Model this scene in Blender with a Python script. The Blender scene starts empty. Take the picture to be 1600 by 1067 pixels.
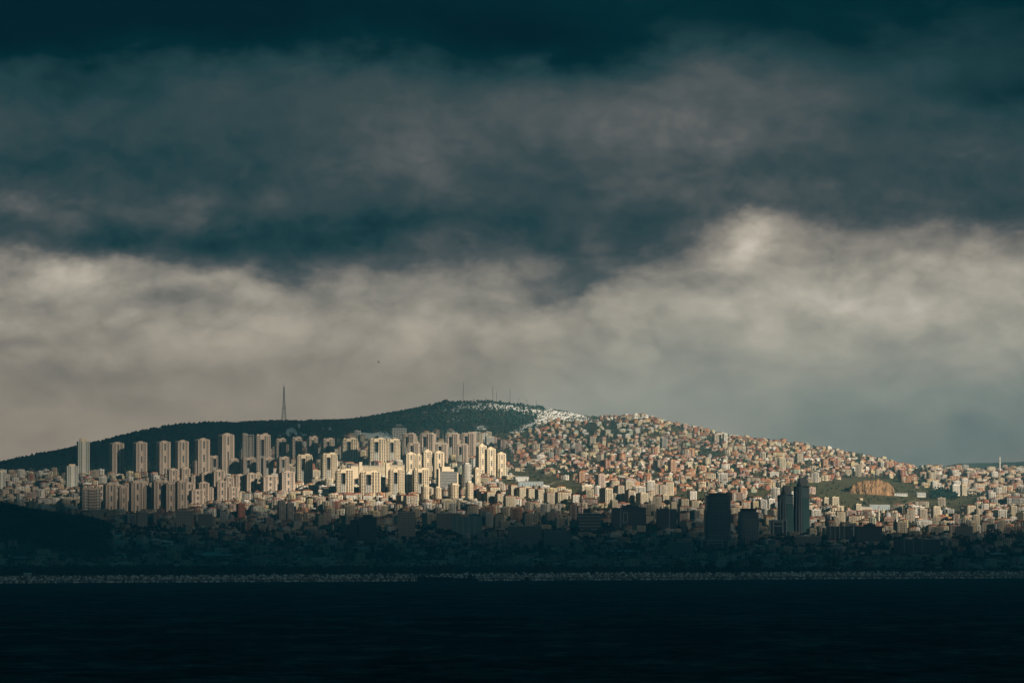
import bpy, math, random
import numpy as np
from mathutils import Vector, Matrix
random.seed(11)
RNG = np.random.default_rng(11)
R = math.radians
scene = bpy.context.scene
COL = scene.collection

# ------------------------------------------------------------------ camera
FPX = 7500.0                      # focal length in pixels of the 1600 px wide photograph
CAM_H = 38.0                      # height above the sea
HOR = 867.0                       # pixel row of the horizon
cam_d = bpy.data.cameras.new('camera')
cam_d.sensor_width = 36.0
cam_d.lens = FPX / 1600.0 * 36.0
cam_d.clip_start = 5.0
cam_d.clip_end = 60000.0
cam = bpy.data.objects.new('camera', cam_d)
COL.objects.link(cam)
PITCH = math.atan((HOR - 533.5) / FPX)
cam.location = (0, 0, CAM_H)
cam.rotation_euler = (math.pi / 2 + PITCH, 0, 0)
scene.camera = cam
scene.view_settings.view_transform = 'Standard'
scene.view_settings.look = 'None'
scene.view_settings.gamma = 1.0
scene.view_settings.exposure = 1.08
scene.view_settings.use_curve_mapping = False
scene.render.engine = 'CYCLES'
scene.cycles.volume_bounces = 2
scene.cycles.max_bounces = 8
scene.cycles.transparent_max_bounces = 8

# ------------------------------------------------------------------ sun
SUN_AZ, SUN_EL = R(132), R(19)    # clockwise from +Y (north): behind the camera, to the right
SUN_DIR = Vector((math.sin(SUN_AZ) * math.cos(SUN_EL), math.cos(SUN_AZ) * math.cos(SUN_EL), math.sin(SUN_EL)))
sun_d = bpy.data.lights.new('sun', 'SUN')
sun_d.energy = 5.0
sun_d.angle = R(0.5)
sun_d.color = (1.0, 0.85, 0.66)
sun = bpy.data.objects.new('sun', sun_d)
COL.objects.link(sun)
sun.rotation_euler = SUN_DIR.to_track_quat('Z', 'Y').to_euler()
sun.location = (3000, -3000, 6000)

# ------------------------------------------------------------------ node helper
class E:
    """wraps a node socket so that shader arithmetic can be written as expressions"""
    nt = None
    def __init__(self, s): self.s = s
    @staticmethod
    def m(op, *a, clamp=False):
        n = E.nt.nodes.new('ShaderNodeMath'); n.operation = op; n.use_clamp = clamp
        for i, v in enumerate(a):
            if isinstance(v, E): E.nt.links.new(v.s, n.inputs[i])
            else: n.inputs[i].default_value = v
        return E(n.outputs[0])
    def __add__(self, o): return E.m('ADD', self, o)
    def __radd__(self, o): return E.m('ADD', self, o)
    def __sub__(self, o): return E.m('SUBTRACT', self, o)
    def __rsub__(self, o): return E.m('SUBTRACT', o, self)
    def __mul__(self, o): return E.m('MULTIPLY', self, o)
    def __rmul__(self, o): return E.m('MULTIPLY', self, o)
    def __truediv__(self, o): return E.m('DIVIDE', self, o)

def smooth(x, a, b, lo=0.0, hi=1.0):
    n = E.nt.nodes.new('ShaderNodeMapRange'); n.interpolation_type = 'SMOOTHSTEP'
    E.nt.links.new(x.s, n.inputs[0])
    for i, v in zip((1, 2, 3, 4), (a, b, lo, hi)): n.inputs[i].default_value = v
    return E(n.outputs[0])
def linear(x, a, b, lo=0.0, hi=1.0):
    n = E.nt.nodes.new('ShaderNodeMapRange'); n.clamp = True
    E.nt.links.new(x.s, n.inputs[0])
    for i, v in zip((1, 2, 3, 4), (a, b, lo, hi)): n.inputs[i].default_value = v
    return E(n.outputs[0])
def combine(x, y, z=0.0):
    n = E.nt.nodes.new('ShaderNodeCombineXYZ')
    for i, v in enumerate((x, y, z)):
        if isinstance(v, E): E.nt.links.new(v.s, n.inputs[i])
        else: n.inputs[i].default_value = v
    return E(n.outputs[0])
def split(v):
    n = E.nt.nodes.new('ShaderNodeSeparateXYZ'); E.nt.links.new(v.s, n.inputs[0])
    return E(n.outputs[0]), E(n.outputs[1]), E(n.outputs[2])
def noise(vec, scale, detail=4, rough=0.5, distort=0.0, lac=2.0):
    n = E.nt.nodes.new('ShaderNodeTexNoise')
    if vec is not None: E.nt.links.new(vec.s, n.inputs['Vector'])
    n.inputs['Scale'].default_value = scale; n.inputs['Detail'].default_value = detail
    n.inputs['Roughness'].default_value = rough; n.inputs['Distortion'].default_value = distort
    n.inputs['Lacunarity'].default_value = lac
    return E(n.outputs['Fac'])
def ramp(x, stops, mode='LINEAR'):
    n = E.nt.nodes.new('ShaderNodeValToRGB'); cr = n.color_ramp; cr.interpolation = mode
    while len(cr.elements) < len(stops): cr.elements.new(0.5)
    for e, (p, c) in zip(cr.elements, stops):
        e.position = p; e.color = (*c, 1)
    E.nt.links.new(x.s, n.inputs[0])
    return E(n.outputs[0])
def mixc(f, a, b, blend='MIX'):
    n = E.nt.nodes.new('ShaderNodeMix'); n.data_type = 'RGBA'; n.blend_type = blend
    for i, v in ((0, f), (6, a), (7, b)):
        if isinstance(v, E): E.nt.links.new(v.s, n.inputs[i])
        elif i == 0: n.inputs[0].default_value = v
        else: n.inputs[i].default_value = (*v, 1)
    return E(n.outputs[2])

# ------------------------------------------------------------------ world: clear sky behind a stratocumulus overcast
world = bpy.data.worlds.new('World')
scene.world = world
world.use_nodes = True
E.nt = world.node_tree
E.nt.nodes.clear()
SKY_STRENGTH = 0.10
def build_world():
    nt = E.nt
    out = nt.nodes.new('ShaderNodeOutputWorld')
    bg = nt.nodes.new('ShaderNodeBackground'); bg.inputs[1].default_value = SKY_STRENGTH
    sky = nt.nodes.new('ShaderNodeTexSky'); sky.sky_type = 'NISHITA'; sky.sun_disc = False
    sky.sun_elevation = SUN_EL; sky.sun_rotation = SUN_AZ
    tc = nt.nodes.new('ShaderNodeTexCoord')
    x, y, z = split(E(tc.outputs['Generated']))
    az = E.m('ARCTAN2', x, y)
    el = E.m('ARCSINE', E.m('MAXIMUM', E.m('MINIMUM', z, 1.0), -1.0))
    K = FPX / 1600.0
    # U: azimuth, V: angle below an elevation of 6.6 degrees, both in units of a 12.2 degree field
    U = az * K + 0.5
    V = HOR / 1600.0 - el * K
    V = E.m('MAXIMUM', V, -6.9)
    p0 = combine(U, V * 1.9)
    w1 = noise(p0, 2.6, 4, 0.52)
    w2 = noise(combine(U + 7.3, V * 1.9 + 3.1), 2.6, 4, 0.52)
    w3 = noise(combine(U + 17.3, V * 1.5 + 9.1), 9.0, 7, 0.60)
    w4 = noise(combine(U + 27.3, V * 1.5 + 1.1), 9.0, 7, 0.60)
    Uw = U + (w1 - 0.5) * 0.16 + (w3 - 0.5) * 0.10
    Vw = V + (w2 - 0.5) * 0.06 + (w4 - 0.5) * 0.075
    # mean brightness by height: pale low layer, dark cloud bases above
    t = smooth(Vw, 0.205, 0.308, 0.345, 0.70)
    t = t + smooth(Vw, 0.29, 0.35, 0.0, 0.065) + smooth(Vw, 0.38, 0.50, 0.03, 0.0)
    t = t + smooth(Vw, 0.20, 0.235, 0.0, 0.15) * smooth(Vw, 0.30, 0.26, 0.0, 1.0) * smooth(Uw, 0.60, 0.72)
    t = t + smooth(Vw, 0.075, 0.01, 0.0, -0.25)
    def blob(u, v, su, sv, amp, p=1.0, rot=0.0):
        nonlocal t
        a = Uw - u; b = Vw - v
        if rot:
            c, s = math.cos(rot), math.sin(rot)
            a, b = a * c + b * s, b * c - a * s
        a = a / su; b = b / sv
        r2 = a * a + b * b
        g = E.m('POWER', 2.71828, r2 * -1.0)
        t = t + g * amp
    for bl in BLOBS: blob(*bl)
    # torn detail of the cloud layers
    d1 = noise(combine(U * 1.0 + 3.0, V * 1.7), 5.5, 6, 0.55, 0.9)
    d2 = noise(combine(U * 1.0 + 13.0, V * 1.5), 11.0, 6, 0.58, 0.6)
    gain = smooth(V, 0.0, 0.25, 0.14, 0.34)
    gain = gain * smooth(V, 0.32, 0.42, 1.0, 0.45)
    g2 = smooth(V, 0.02, 0.20, 0.06, 0.27) * smooth(V, 0.30, 0.40, 1.0, 0.45)
    d3 = noise(combine(U * 1.0 + 33.0, V * 1.3), 30.0, 5, 0.6, 0.5)
    # rounded billows with darker creases where the low cloud breaks up
    e1 = E.m('ABSOLUTE', noise(combine(U + 41.0 + (w3 - 0.5) * 0.10, V * 1.5), 7.0, 6, 0.55) - 0.5)
    t = t + (E.m('MINIMUM', e1, 0.22) - 0.085) * smooth(V, 0.15, 0.25, 0.25, 0.85) * smooth(V, 0.30, 0.40, 1.0, 0.25)
    t = t + (d1 - 0.5) * gain + (d2 - 0.5) * g2 + (d3 - 0.5) * smooth(V, 0.03, 0.18, 0.04, 0.15) * smooth(V, 0.30, 0.42, 1.0, 0.5)
    t = E.m('MAXIMUM', E.m('MINIMUM', t, 1.0), 0.0)
    col = ramp(t, SKY_STOPS)
    sc = nt.nodes.new('ShaderNodeVectorMath'); sc.operation = 'SCALE'
    nt.links.new(col.s, sc.inputs[0]); sc.inputs[3].default_value = 0.80 / SKY_STRENGTH
    warm = mixc(smooth(V, 0.26, 0.46), (1, 1, 1), (1.12, 1.00, 0.94))
    sc2 = nt.nodes.new('ShaderNodeVectorMath'); sc2.operation = 'MULTIPLY'
    nt.links.new(sc.outputs[0], sc2.inputs[0]); nt.links.new(warm.s, sc2.inputs[1]); sc = sc2
    # a little of the clear sky comes through the thinner cloud
    thin = smooth(t, 0.35, 1.0, 0.0, 0.03)
    c = mixc(thin, E(sc.outputs[0]), E(sky.outputs[0]))
    nt.links.new(c.s, bg.inputs[0]); nt.links.new(bg.outputs[0], out.inputs[0])
SKY_STOPS = [(0.0, (0.0002, 0.0075, 0.0120)), (0.12, (0.0004, 0.0135, 0.0180)), (0.25, (0.0125, 0.036, 0.041)), (0.38, (0.036, 0.053, 0.056)), (0.47, (0.068, 0.076, 0.077)),
             (0.58, (0.150, 0.138, 0.122)), (0.72, (0.262, 0.232, 0.192)), (0.88, (0.41, 0.36, 0.29)), (1.0, (0.54, 0.48, 0.40))]
# u, v, half width, half height, amplitude, -, tilt
BLOBS = [
    (0.05, 0.035, 0.30, 0.060, -0.26), (0.53, 0.050, 0.15, 0.032, -0.22), (0.97, 0.085, 0.12, 0.035, -0.20),
    (0.28, 0.085, 0.13, 0.025, 0.05), (0.47, 0.110, 0.14, 0.035, 0.07), (0.70, 0.075, 0.13, 0.035, 0.13), (0.66, 0.140, 0.22, 0.035, 0.09),
    (0.06, 0.160, 0.20, 0.024, -0.12), (0.13, 0.238, 0.20, 0.020, -0.17), (0.38, 0.222, 0.20, 0.030, -0.08), (0.50, 0.190, 0.07, 0.040, -0.07),
    (0.75, 0.165, 0.18, 0.018, -0.05), (0.93, 0.175, 0.18, 0.020, -0.04), (0.84, 0.210, 0.12, 0.020, -0.03),
    (0.02, 0.198, 0.14, 0.014, 0.10), (0.24, 0.190, 0.16, 0.014, 0.06),
    (0.08, 0.278, 0.06, 0.018, 0.20), (0.23, 0.276, 0.06, 0.012, 0.14), (0.00, 0.262, 0.04, 0.03, 0.02), (0.30, 0.315, 0.22, 0.016, 0.07),
    (0.15, 0.292, 0.03, 0.012, -0.09), (0.37, 0.266, 0.12, 0.015, -0.16), (0.54, 0.285, 0.10, 0.018, -0.17, 1, -0.22), (0.63, 0.240, 0.09, 0.020, -0.03),
    (0.735, 0.238, 0.045, 0.022, 0.34, 1, -0.6), (0.68, 0.305, 0.22, 0.018, 0.12), (0.83, 0.262, 0.05, 0.014, -0.12), (0.95, 0.265, 0.08, 0.03, 0.08),
    (0.85, 0.300, 0.10, 0.014, 0.10), (0.10, 0.368, 0.16, 0.014, -0.07), (0.30, 0.352, 0.15, 0.012, -0.04), (0.92, 0.430, 0.28, 0.06, -0.22), (0.03, 0.335, 0.05, 0.012, -0.10),
    (0.35, 0.268, 0.10, 0.018, 0.12), (0.84, 0.188, 0.16, 0.028, 0.11), (0.48, 0.190, 0.16, 0.025, 0.07), (0.83, 0.060, 0.08, 0.022, -0.07), (0.62, 0.365, 0.16, 0.014, -0.04), (0.86, 0.30, 0.14, 0.03, 0.07),
]
build_world()
# ------------------------------------------------------------------ picture -> place
SP, CP = math.sin(PITCH), math.cos(PITCH)
def at(px, py, D):
    """the point at distance D (world y) seen at a pixel of the 1600 x 1067 photograph"""
    a = (px - 800.0) / FPX; b = (533.5 - py) / FPX
    dy = CP - b * SP; dz = SP + b * CP
    return (a / dy * D, D, CAM_H + dz / dy * D)
def z_at(py, D):
    b = (533.5 - py) / FPX
    return CAM_H + (SP + b * CP) / (CP - b * SP) * D
def px_of(x, y): return 800.0 + FPX * x / y * 1.0006
def py_of(z, y):
    t = (z - CAM_H) / y
    b = (t * CP - SP) / (CP + t * SP)
    return 533.5 - b * FPX

# ------------------------------------------------------------------ object helpers
def tag(o, label=None, cat=None, group=None, kind=None):
    if label: o['label'] = label
    if cat: o['category'] = cat
    if group: o['group'] = group
    if kind: o['kind'] = kind
    return o
def link(name, me, parent=None):
    o = bpy.data.objects.new(name, me); COL.objects.link(o)
    if parent is not None: o.parent = parent
    return o
def empty(name, loc, rz=0.0, label=None, cat=None, group=None):
    o = bpy.data.objects.new(name, None); COL.objects.link(o)
    o.empty_display_size = 5
    o.location = loc; o.rotation_euler = (0, 0, rz)
    return tag(o, label, cat, group)
def fast_mesh(name, V, F, mats, midx=None, smooth_shade=False):
    """V (n,3) array, F list of arrays (m,k) of equal sided faces"""
    me = bpy.data.meshes.new(name)
    V = np.asarray(V, dtype=np.float32)
    me.vertices.add(len(V)); me.vertices.foreach_set('co', V.ravel())
    loops = np.concatenate([np.asarray(f, dtype=np.int32).ravel() for f in F])
    sizes = np.concatenate([np.full(len(f), np.asarray(f).shape[1], dtype=np.int32) for f in F])
    starts = np.concatenate([[0], np.cumsum(sizes)[:-1]]).astype(np.int32)
    me.loops.add(len(loops)); me.loops.foreach_set('vertex_index', loops)
    me.polygons.add(len(sizes)); me.polygons.foreach_set('loop_start', starts); me.polygons.foreach_set('loop_total', sizes)
    if midx is not None: me.polygons.foreach_set('material_index', np.asarray(midx, dtype=np.int32))
    if smooth_shade: me.polygons.foreach_set('use_smooth', np.ones(len(sizes), dtype=bool))
    for m in mats: me.materials.append(m)
    me.update(calc_edges=True)
    me.validate()
    return me
class MB:
    """collects simple solids and links them as one mesh object"""
    def __init__(self): self.v = []; self.f = []; self.mi = []
    def add(self, vs, fs, mi=0):
        o = len(self.v); self.v += [tuple(p) for p in vs]
        for f in fs: self.f.append(tuple(i + o for i in f)); self.mi.append(mi)
        return self
    def box(self, x0, x1, y0, y1, z0, z1, mi=0, bottom=False):
        vs = [(x0, y0, z0), (x1, y0, z0), (x1, y1, z0), (x0, y1, z0), (x0, y0, z1), (x1, y0, z1), (x1, y1, z1), (x0, y1, z1)]
        fs = [(4, 5, 6, 7), (0, 1, 5, 4), (1, 2, 6, 5), (2, 3, 7, 6), (3, 0, 4, 7)]
        if bottom: fs.append((3, 2, 1, 0))
        return self.add(vs, fs, mi)
    def prism(self, poly, z0, z1, mi=0, top=None):
        n = len(poly); top = top or poly
        vs = [(x, y, z0) for x, y in poly] + [(x, y, z1) for x, y in top]
        fs = [tuple(range(n, 2 * n))] + [(i, (i + 1) % n, n + (i + 1) % n, n + i) for i in range(n)]
        return self.add(vs, fs, mi)
    def hip(self, w, d, z0, z1, over=0.6, mi=0, cx=0, cy=0):
        w, d = w / 2 + over, d / 2 + over
        if w >= d: r = [(-(w - d) - d * .08, 0), ((w - d) + d * .08, 0)]
        else: r = [(0, -(d - w) - w * .08), (0, (d - w) + w * .08)]
        vs = [(-w + cx, -d + cy, z0), (w + cx, -d + cy, z0), (w + cx, d + cy, z0), (-w + cx, d + cy, z0)] + [(x + cx, y + cy, z1) for x, y in r]
        fs = [(0, 1, 5, 4), (1, 2, 5), (2, 3, 4, 5), (3, 0, 4)] if w >= d else [(0, 1, 4), (1, 2, 5, 4), (2, 3, 5), (3, 0, 4, 5)]
        return self.add(vs, fs + [(3, 2, 1, 0)], mi)
    def gable(self, w, d, z0, z1, over=0.5, mi=0):
        w, d = w / 2 + over, d / 2 + over
        vs = [(-w, -d, z0), (w, -d, z0), (w, d, z0), (-w, d, z0), (-w, 0, z1), (w, 0, z1)]
        return self.add(vs, [(0, 1, 5, 4), (2, 3, 4, 5), (1, 2, 5), (3, 0, 4), (3, 2, 1, 0)], mi)
    def tube(self, p, q, r0, r1=None, n=6, mi=0, caps=True):
        r1 = r0 if r1 is None else r1
        p, q = Vector(p), Vector(q); a = (q - p).normalized()
        u = a.orthogonal().normalized(); w = a.cross(u)
        vs = [p + (u * math.cos(2 * math.pi * k / n) + w * math.sin(2 * math.pi * k / n)) * r0 for k in range(n)]
        vs += [q + (u * math.cos(2 * math.pi * k / n) + w * math.sin(2 * math.pi * k / n)) * r1 for k in range(n)]
        fs = [(k, (k + 1) % n, n + (k + 1) % n, n + k) for k in range(n)]
        if caps: fs += [tuple(range(n))[::-1], tuple(range(n, 2 * n))]
        return self.add(vs, fs, mi)
    def lathe(self, prof, n=16, mi=0, cx=0, cy=0):
        vs = []; fs = []
        for r, z in prof:
            for k in range(n): vs.append((cx + r * math.cos(2 * math.pi * k / n), cy + r * math.sin(2 * math.pi * k / n), z))
        for i in range(len(prof) - 1):
            for k in range(n):
                fs.append((i * n + k, i * n + (k + 1) % n, (i + 1) * n + (k + 1) % n, (i + 1) * n + k))
        fs.append(tuple((len(prof) - 1) * n + k for k in range(n)))
        return self.add(vs, fs, mi)
    def mesh(self, name, mats, shade=False):
        me = bpy.data.meshes.new(name); me.from_pydata(self.v, [], self.f)
        for m in mats: me.materials.append(m)
        if len(mats) > 1: me.polygons.foreach_set('material_index', self.mi)
        if shade: me.polygons.foreach_set('use_smooth', [True] * len(self.f))
        me.update(); return me
    def build(self, name, mats, parent=None, shade=False):
        return link(name, self.mesh(name, mats if isinstance(mats, (list, tuple)) else [mats], shade), parent)
    def arrays(self):
        tri = [f for f in self.f if len(f) == 3]; quad = [f for f in self.f if len(f) == 4]
        return np.array(self.v, dtype=np.float32), tri, quad

# ------------------------------------------------------------------ materials
def new_mat(name):
    m = bpy.data.materials.new(name); m.use_nodes = True
    E.nt = m.node_tree
    b = m.node_tree.nodes['Principled BSDF']
    return m, b
def objco():
    n = E.nt.nodes.new('ShaderNodeTexCoord'); return E(n.outputs['Object'])
def geopos():
    n = E.nt.nodes.new('ShaderNodeNewGeometry'); return E(n.outputs['Position'])
def pset(b, rough=0.9, spec=0.3, metal=0.0):
    b.inputs['Roughness'].default_value = rough
    b.inputs['Specular IOR Level'].default_value = spec
    b.inputs['Metallic'].default_value = metal
def mat_plain(name, col, var=0.18, scale=0.12, rough=0.9, spec=0.2, metal=0.0, world=False):
    """a painted or rendered surface with weathering: large soft stains and fine grain"""
    m, b = new_mat(name)
    p = geopos() if world else objco()
    n1 = noise(p, scale, 4, 0.6); n2 = noise(p, scale * 7, 3, 0.6)
    f = linear(n1 * 0.65 + n2 * 0.35, 0.3, 0.7)
    lo = tuple(c * (1 - var) for c in col); hi = tuple(min(1, c * (1 + var * 0.7)) for c in col)
    c = mixc(f, lo, hi)
    E.nt.links.new(c.s, b.inputs['Base Color'])
    pset(b, rough, spec, metal)
    return m
WALLS = {
    'cream': (0.55, 0.47, 0.33), 'beige': (0.43, 0.36, 0.27), 'white': (0.64, 0.61, 0.55), 'yellow': (0.50, 0.41, 0.23),
    'orange': (0.47, 0.245, 0.13), 'pink': (0.46, 0.33, 0.28), 'brown': (0.24, 0.16, 0.12), 'grey': (0.30, 0.29, 0.27),
    'terracotta': (0.33, 0.13, 0.08), 'pale green': (0.36, 0.40, 0.30),
}
MW = {k: mat_plain('wall_' + k.replace(' ', '_'), v) for k, v in WALLS.items()}
M = {}
M['tower_beige'] = mat_plain('tower_render_beige', (0.50, 0.405, 0.325), 0.12, 0.05)
M['tower_cream'] = mat_plain('tower_render_cream', (0.68, 0.57, 0.41), 0.12, 0.05)
M['tower_white'] = mat_plain('tower_render_white', (0.58, 0.56, 0.50), 0.12, 0.05)
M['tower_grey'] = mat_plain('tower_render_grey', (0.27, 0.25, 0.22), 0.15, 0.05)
M['tile'] = mat_plain('clay_tile', (0.31, 0.115, 0.065), 0.35, 0.3)
M['tile_brown'] = mat_plain('brown_tile', (0.17, 0.10, 0.07), 0.35, 0.3)
M['tar'] = mat_plain('tar_roofing', (0.10, 0.095, 0.09), 0.3, 0.2)
M['concrete'] = mat_plain('bare_concrete', (0.30, 0.28, 0.25), 0.25, 0.15)
M['tin'] = mat_plain('pale_sheet_roof', (0.52, 0.52, 0.50), 0.2, 0.2, 0.6, 0.4)
M['glass'] = mat_plain('window_glass', (0.025, 0.032, 0.036), 0.3, 0.5, 0.25, 0.5)
M['recess'] = mat_plain('dark_loggia_glazing', (0.03, 0.040, 0.045), 0.3, 0.3, 0.35, 0.4)  # dark glass, the own colour of strips and recess glazing
M['office'] = mat_plain('dark_curtain_wall', (0.035, 0.042, 0.046), 0.25, 0.2, 0.3, 0.5)
M['office_teal'] = mat_plain('teal_curtain_wall', (0.09, 0.19, 0.18), 0.2, 0.2, 0.35, 0.5)
M['office_frame'] = mat_plain('grey_mullion', (0.27, 0.27, 0.26), 0.2, 0.3, 0.6, 0.3)
M['frame_light'] = mat_plain('pale_metal_frame', (0.42, 0.43, 0.42), 0.15, 0.3, 0.6, 0.3)
M['steel'] = mat_plain('galvanised_steel', (0.16, 0.165, 0.17), 0.2, 0.5, 0.6, 0.4)
M['lead'] = mat_plain('lead_dome', (0.30, 0.29, 0.28), 0.2, 0.3, 0.6, 0.3)
M['bark'] = mat_plain('bark', (0.07, 0.055, 0.04), 0.3, 1.0)
M['hall_blue'] = mat_plain('pale_blue_cladding', (0.34, 0.45, 0.50), 0.15, 0.2, 0.6, 0.3)
M['hull'] = mat_plain('dark_hull_paint', (0.02, 0.022, 0.026), 0.3, 0.3, 0.5, 0.4)
M['boat_white'] = mat_plain('boat_white_paint', (0.6, 0.6, 0.58), 0.15, 0.4, 0.5, 0.4)
M['feather'] = mat_plain('dark_feather', (0.03, 0.03, 0.03), 0.3, 8.0)
M['snow'] = mat_plain('snow', (0.80, 0.79, 0.76), 0.12, 0.15, 0.7, 0.2)
M['dirt'] = mat_plain('dirt_track', (0.36, 0.30, 0.21), 0.25, 0.1, world=True)
M['asphalt'] = mat_plain('asphalt', (0.075, 0.073, 0.07), 0.25, 0.1, world=True)
def mat_foliage(name, lo, hi):
    m, b = new_mat(name)
    p = geopos()
    f = linear(noise(p, 0.035, 3, 0.6) * 0.5 + noise(p, 0.45, 3, 0.7) * 0.5, 0.34, 0.68)
    c = mixc(f, lo, hi)
    E.nt.links.new(c.s, b.inputs['Base Color']); pset(b, 0.85, 0.15)
    return m
M['evergreen'] = mat_foliage('evergreen_foliage', (0.006, 0.022, 0.018), (0.018, 0.044, 0.028))
M['bush'] = mat_foliage('mixed_foliage', (0.024, 0.034, 0.018), (0.058, 0.062, 0.032))
M['bare'] = mat_foliage('bare_winter_twigs', (0.06, 0.045, 0.032), (0.11, 0.085, 0.055))
def mat_rock(name, lo, hi, scale):
    m, b = new_mat(name)
    p = geopos()
    f = linear(noise(p, scale, 5, 0.65) * 0.6 + noise(p, scale * 5, 3, 0.6) * 0.4, 0.36, 0.64)
    c = mixc(f, lo, hi); E.nt.links.new(c.s, b.inputs['Base Color']); pset(b, 0.9, 0.2)
    return m
M['boulder'] = mat_rock('limestone_boulder', (0.50, 0.50, 0.47), (0.82, 0.80, 0.74), 0.30)
M['boulder_dark'] = mat_rock('dark_boulder', (0.03, 0.03, 0.03), (0.10, 0.10, 0.09), 0.30)  # darker stone tone, on some boulders and the core between them
M['boulder_mid'] = mat_rock('grey_boulder', (0.15, 0.15, 0.14), (0.40, 0.39, 0.36), 0.30)
M['quarry'] = mat_rock('quarry_face', (0.10, 0.07, 0.04), (0.40, 0.235, 0.12), 0.07)
def mat_ground():
    m, b = new_mat('hill_ground')
    p = geopos()
    n1 = noise(p, 0.006, 5, 0.6); n2 = noise(p, 0.05, 4, 0.6); n3 = noise(p, 0.3, 3, 0.6)
    grass = mixc(linear(n2, 0.35, 0.65), (0.066, 0.070, 0.030), (0.130, 0.120, 0.056))
    scrub = mixc(linear(n3, 0.35, 0.65), (0.075, 0.062, 0.036), (0.15, 0.115, 0.07))
    c = mixc(linear(n1 * 0.6 + n2 * 0.4, 0.46, 0.60), grass, scrub)
    at_ = E.nt.nodes.new('ShaderNodeAttribute'); at_.attribute_name = 'meadow'
    c = mixc(E.m('MULTIPLY', E(at_.outputs['Fac']), 0.6), c, grass)
    E.nt.links.new(c.s, b.inputs['Base Color']); pset(b, 0.95, 0.1)
    return m
M['ground'] = mat_ground()
def mat_water():
    m, b = new_mat('sea_water')
    p = geopos()
    mp = E.nt.nodes.new('ShaderNodeVectorMath'); mp.operation = 'MULTIPLY'
    E.nt.links.new(p.s, mp.inputs[0]); mp.inputs[1].default_value = (1.7, 0.62, 1.0)
    q = E(mp.outputs[0])
    h = noise(q, 0.11, 5, 0.62, 0.4) * 2.2 + noise(q, 0.45, 4, 0.6, 0.3) * 0.8 + noise(q, 0.012, 2, 0.5) * 1.0
    bp = E.nt.nodes.new('ShaderNodeBump'); bp.inputs['Strength'].default_value = 1.0; bp.inputs['Distance'].default_value = 1.6
    E.nt.links.new(h.s, bp.inputs['Height']); E.nt.links.new(bp.outputs[0], b.inputs['Normal'])
    # wind ruffles some patches more than others; a rough sea seen at a low angle mirrors only part of the sky
    rr = linear(noise(q, 0.05, 4, 0.65, 0.6) * 0.55 + noise(q, 0.011, 3, 0.6) * 0.45, 0.36, 0.64)
    nt = m.node_tree
    df = nt.nodes.new('ShaderNodeBsdfDiffuse'); df.inputs[0].default_value = (0.001, 0.005, 0.008, 1)
    gl = nt.nodes.new('ShaderNodeBsdfGlossy'); gl.inputs[0].default_value = (0.9, 0.95, 1.0, 1)
    nt.links.new(bp.outputs[0], gl.inputs['Normal']); nt.links.new((rr * 0.35 + 0.25).s, gl.inputs['Roughness'])
    mx = nt.nodes.new('ShaderNodeMixShader'); nt.links.new((rr * rr * 0.12 + 0.006).s, mx.inputs[0]); nt.links.new(df.outputs[0], mx.inputs[1]); nt.links.new(gl.outputs[0], mx.inputs[2])
    nt.links.new(mx.outputs[0], nt.nodes['Material Output'].inputs['Surface'])
    return m
M['water'] = mat_water()

# ------------------------------------------------------------------ terrain
COAST = lambda px: np.interp(px, [-400, 0, 400, 800, 1200, 1600, 2000], [6300, 6500, 6800, 7150, 7560, 8000, 8450])
KN = np.array([-150, 0, 60, 120, 170, 250, 320, 400, 520, 600, 640, 700, 760, 830, 850, 900, 940, 1000, 1050, 1100, 1150, 1200, 1250, 1300, 1350, 1400, 1440, 1500, 1600, 1750], float)
def row(D, pairs, z=False):
    x, y = zip(*pairs)
    yy = np.interp(KN, x, y)
    return np.array([v if z else z_at(v, D) for v in yy])
sky_l = [(-150, 742), (0, 727), (60, 717), (100, 708), (150, 696), (200, 683), (250, 675), (300, 669), (400, 662), (450, 660), (520, 663)]
sky_r = [(950, 655), (1000, 651), (1050, 664), (1100, 677), (1150, 687), (1200, 690), (1250, 697), (1300, 708), (1350, 714), (1400, 725), (1440, 738), (1500, 741), (1600, 737), (1750, 735)]
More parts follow.
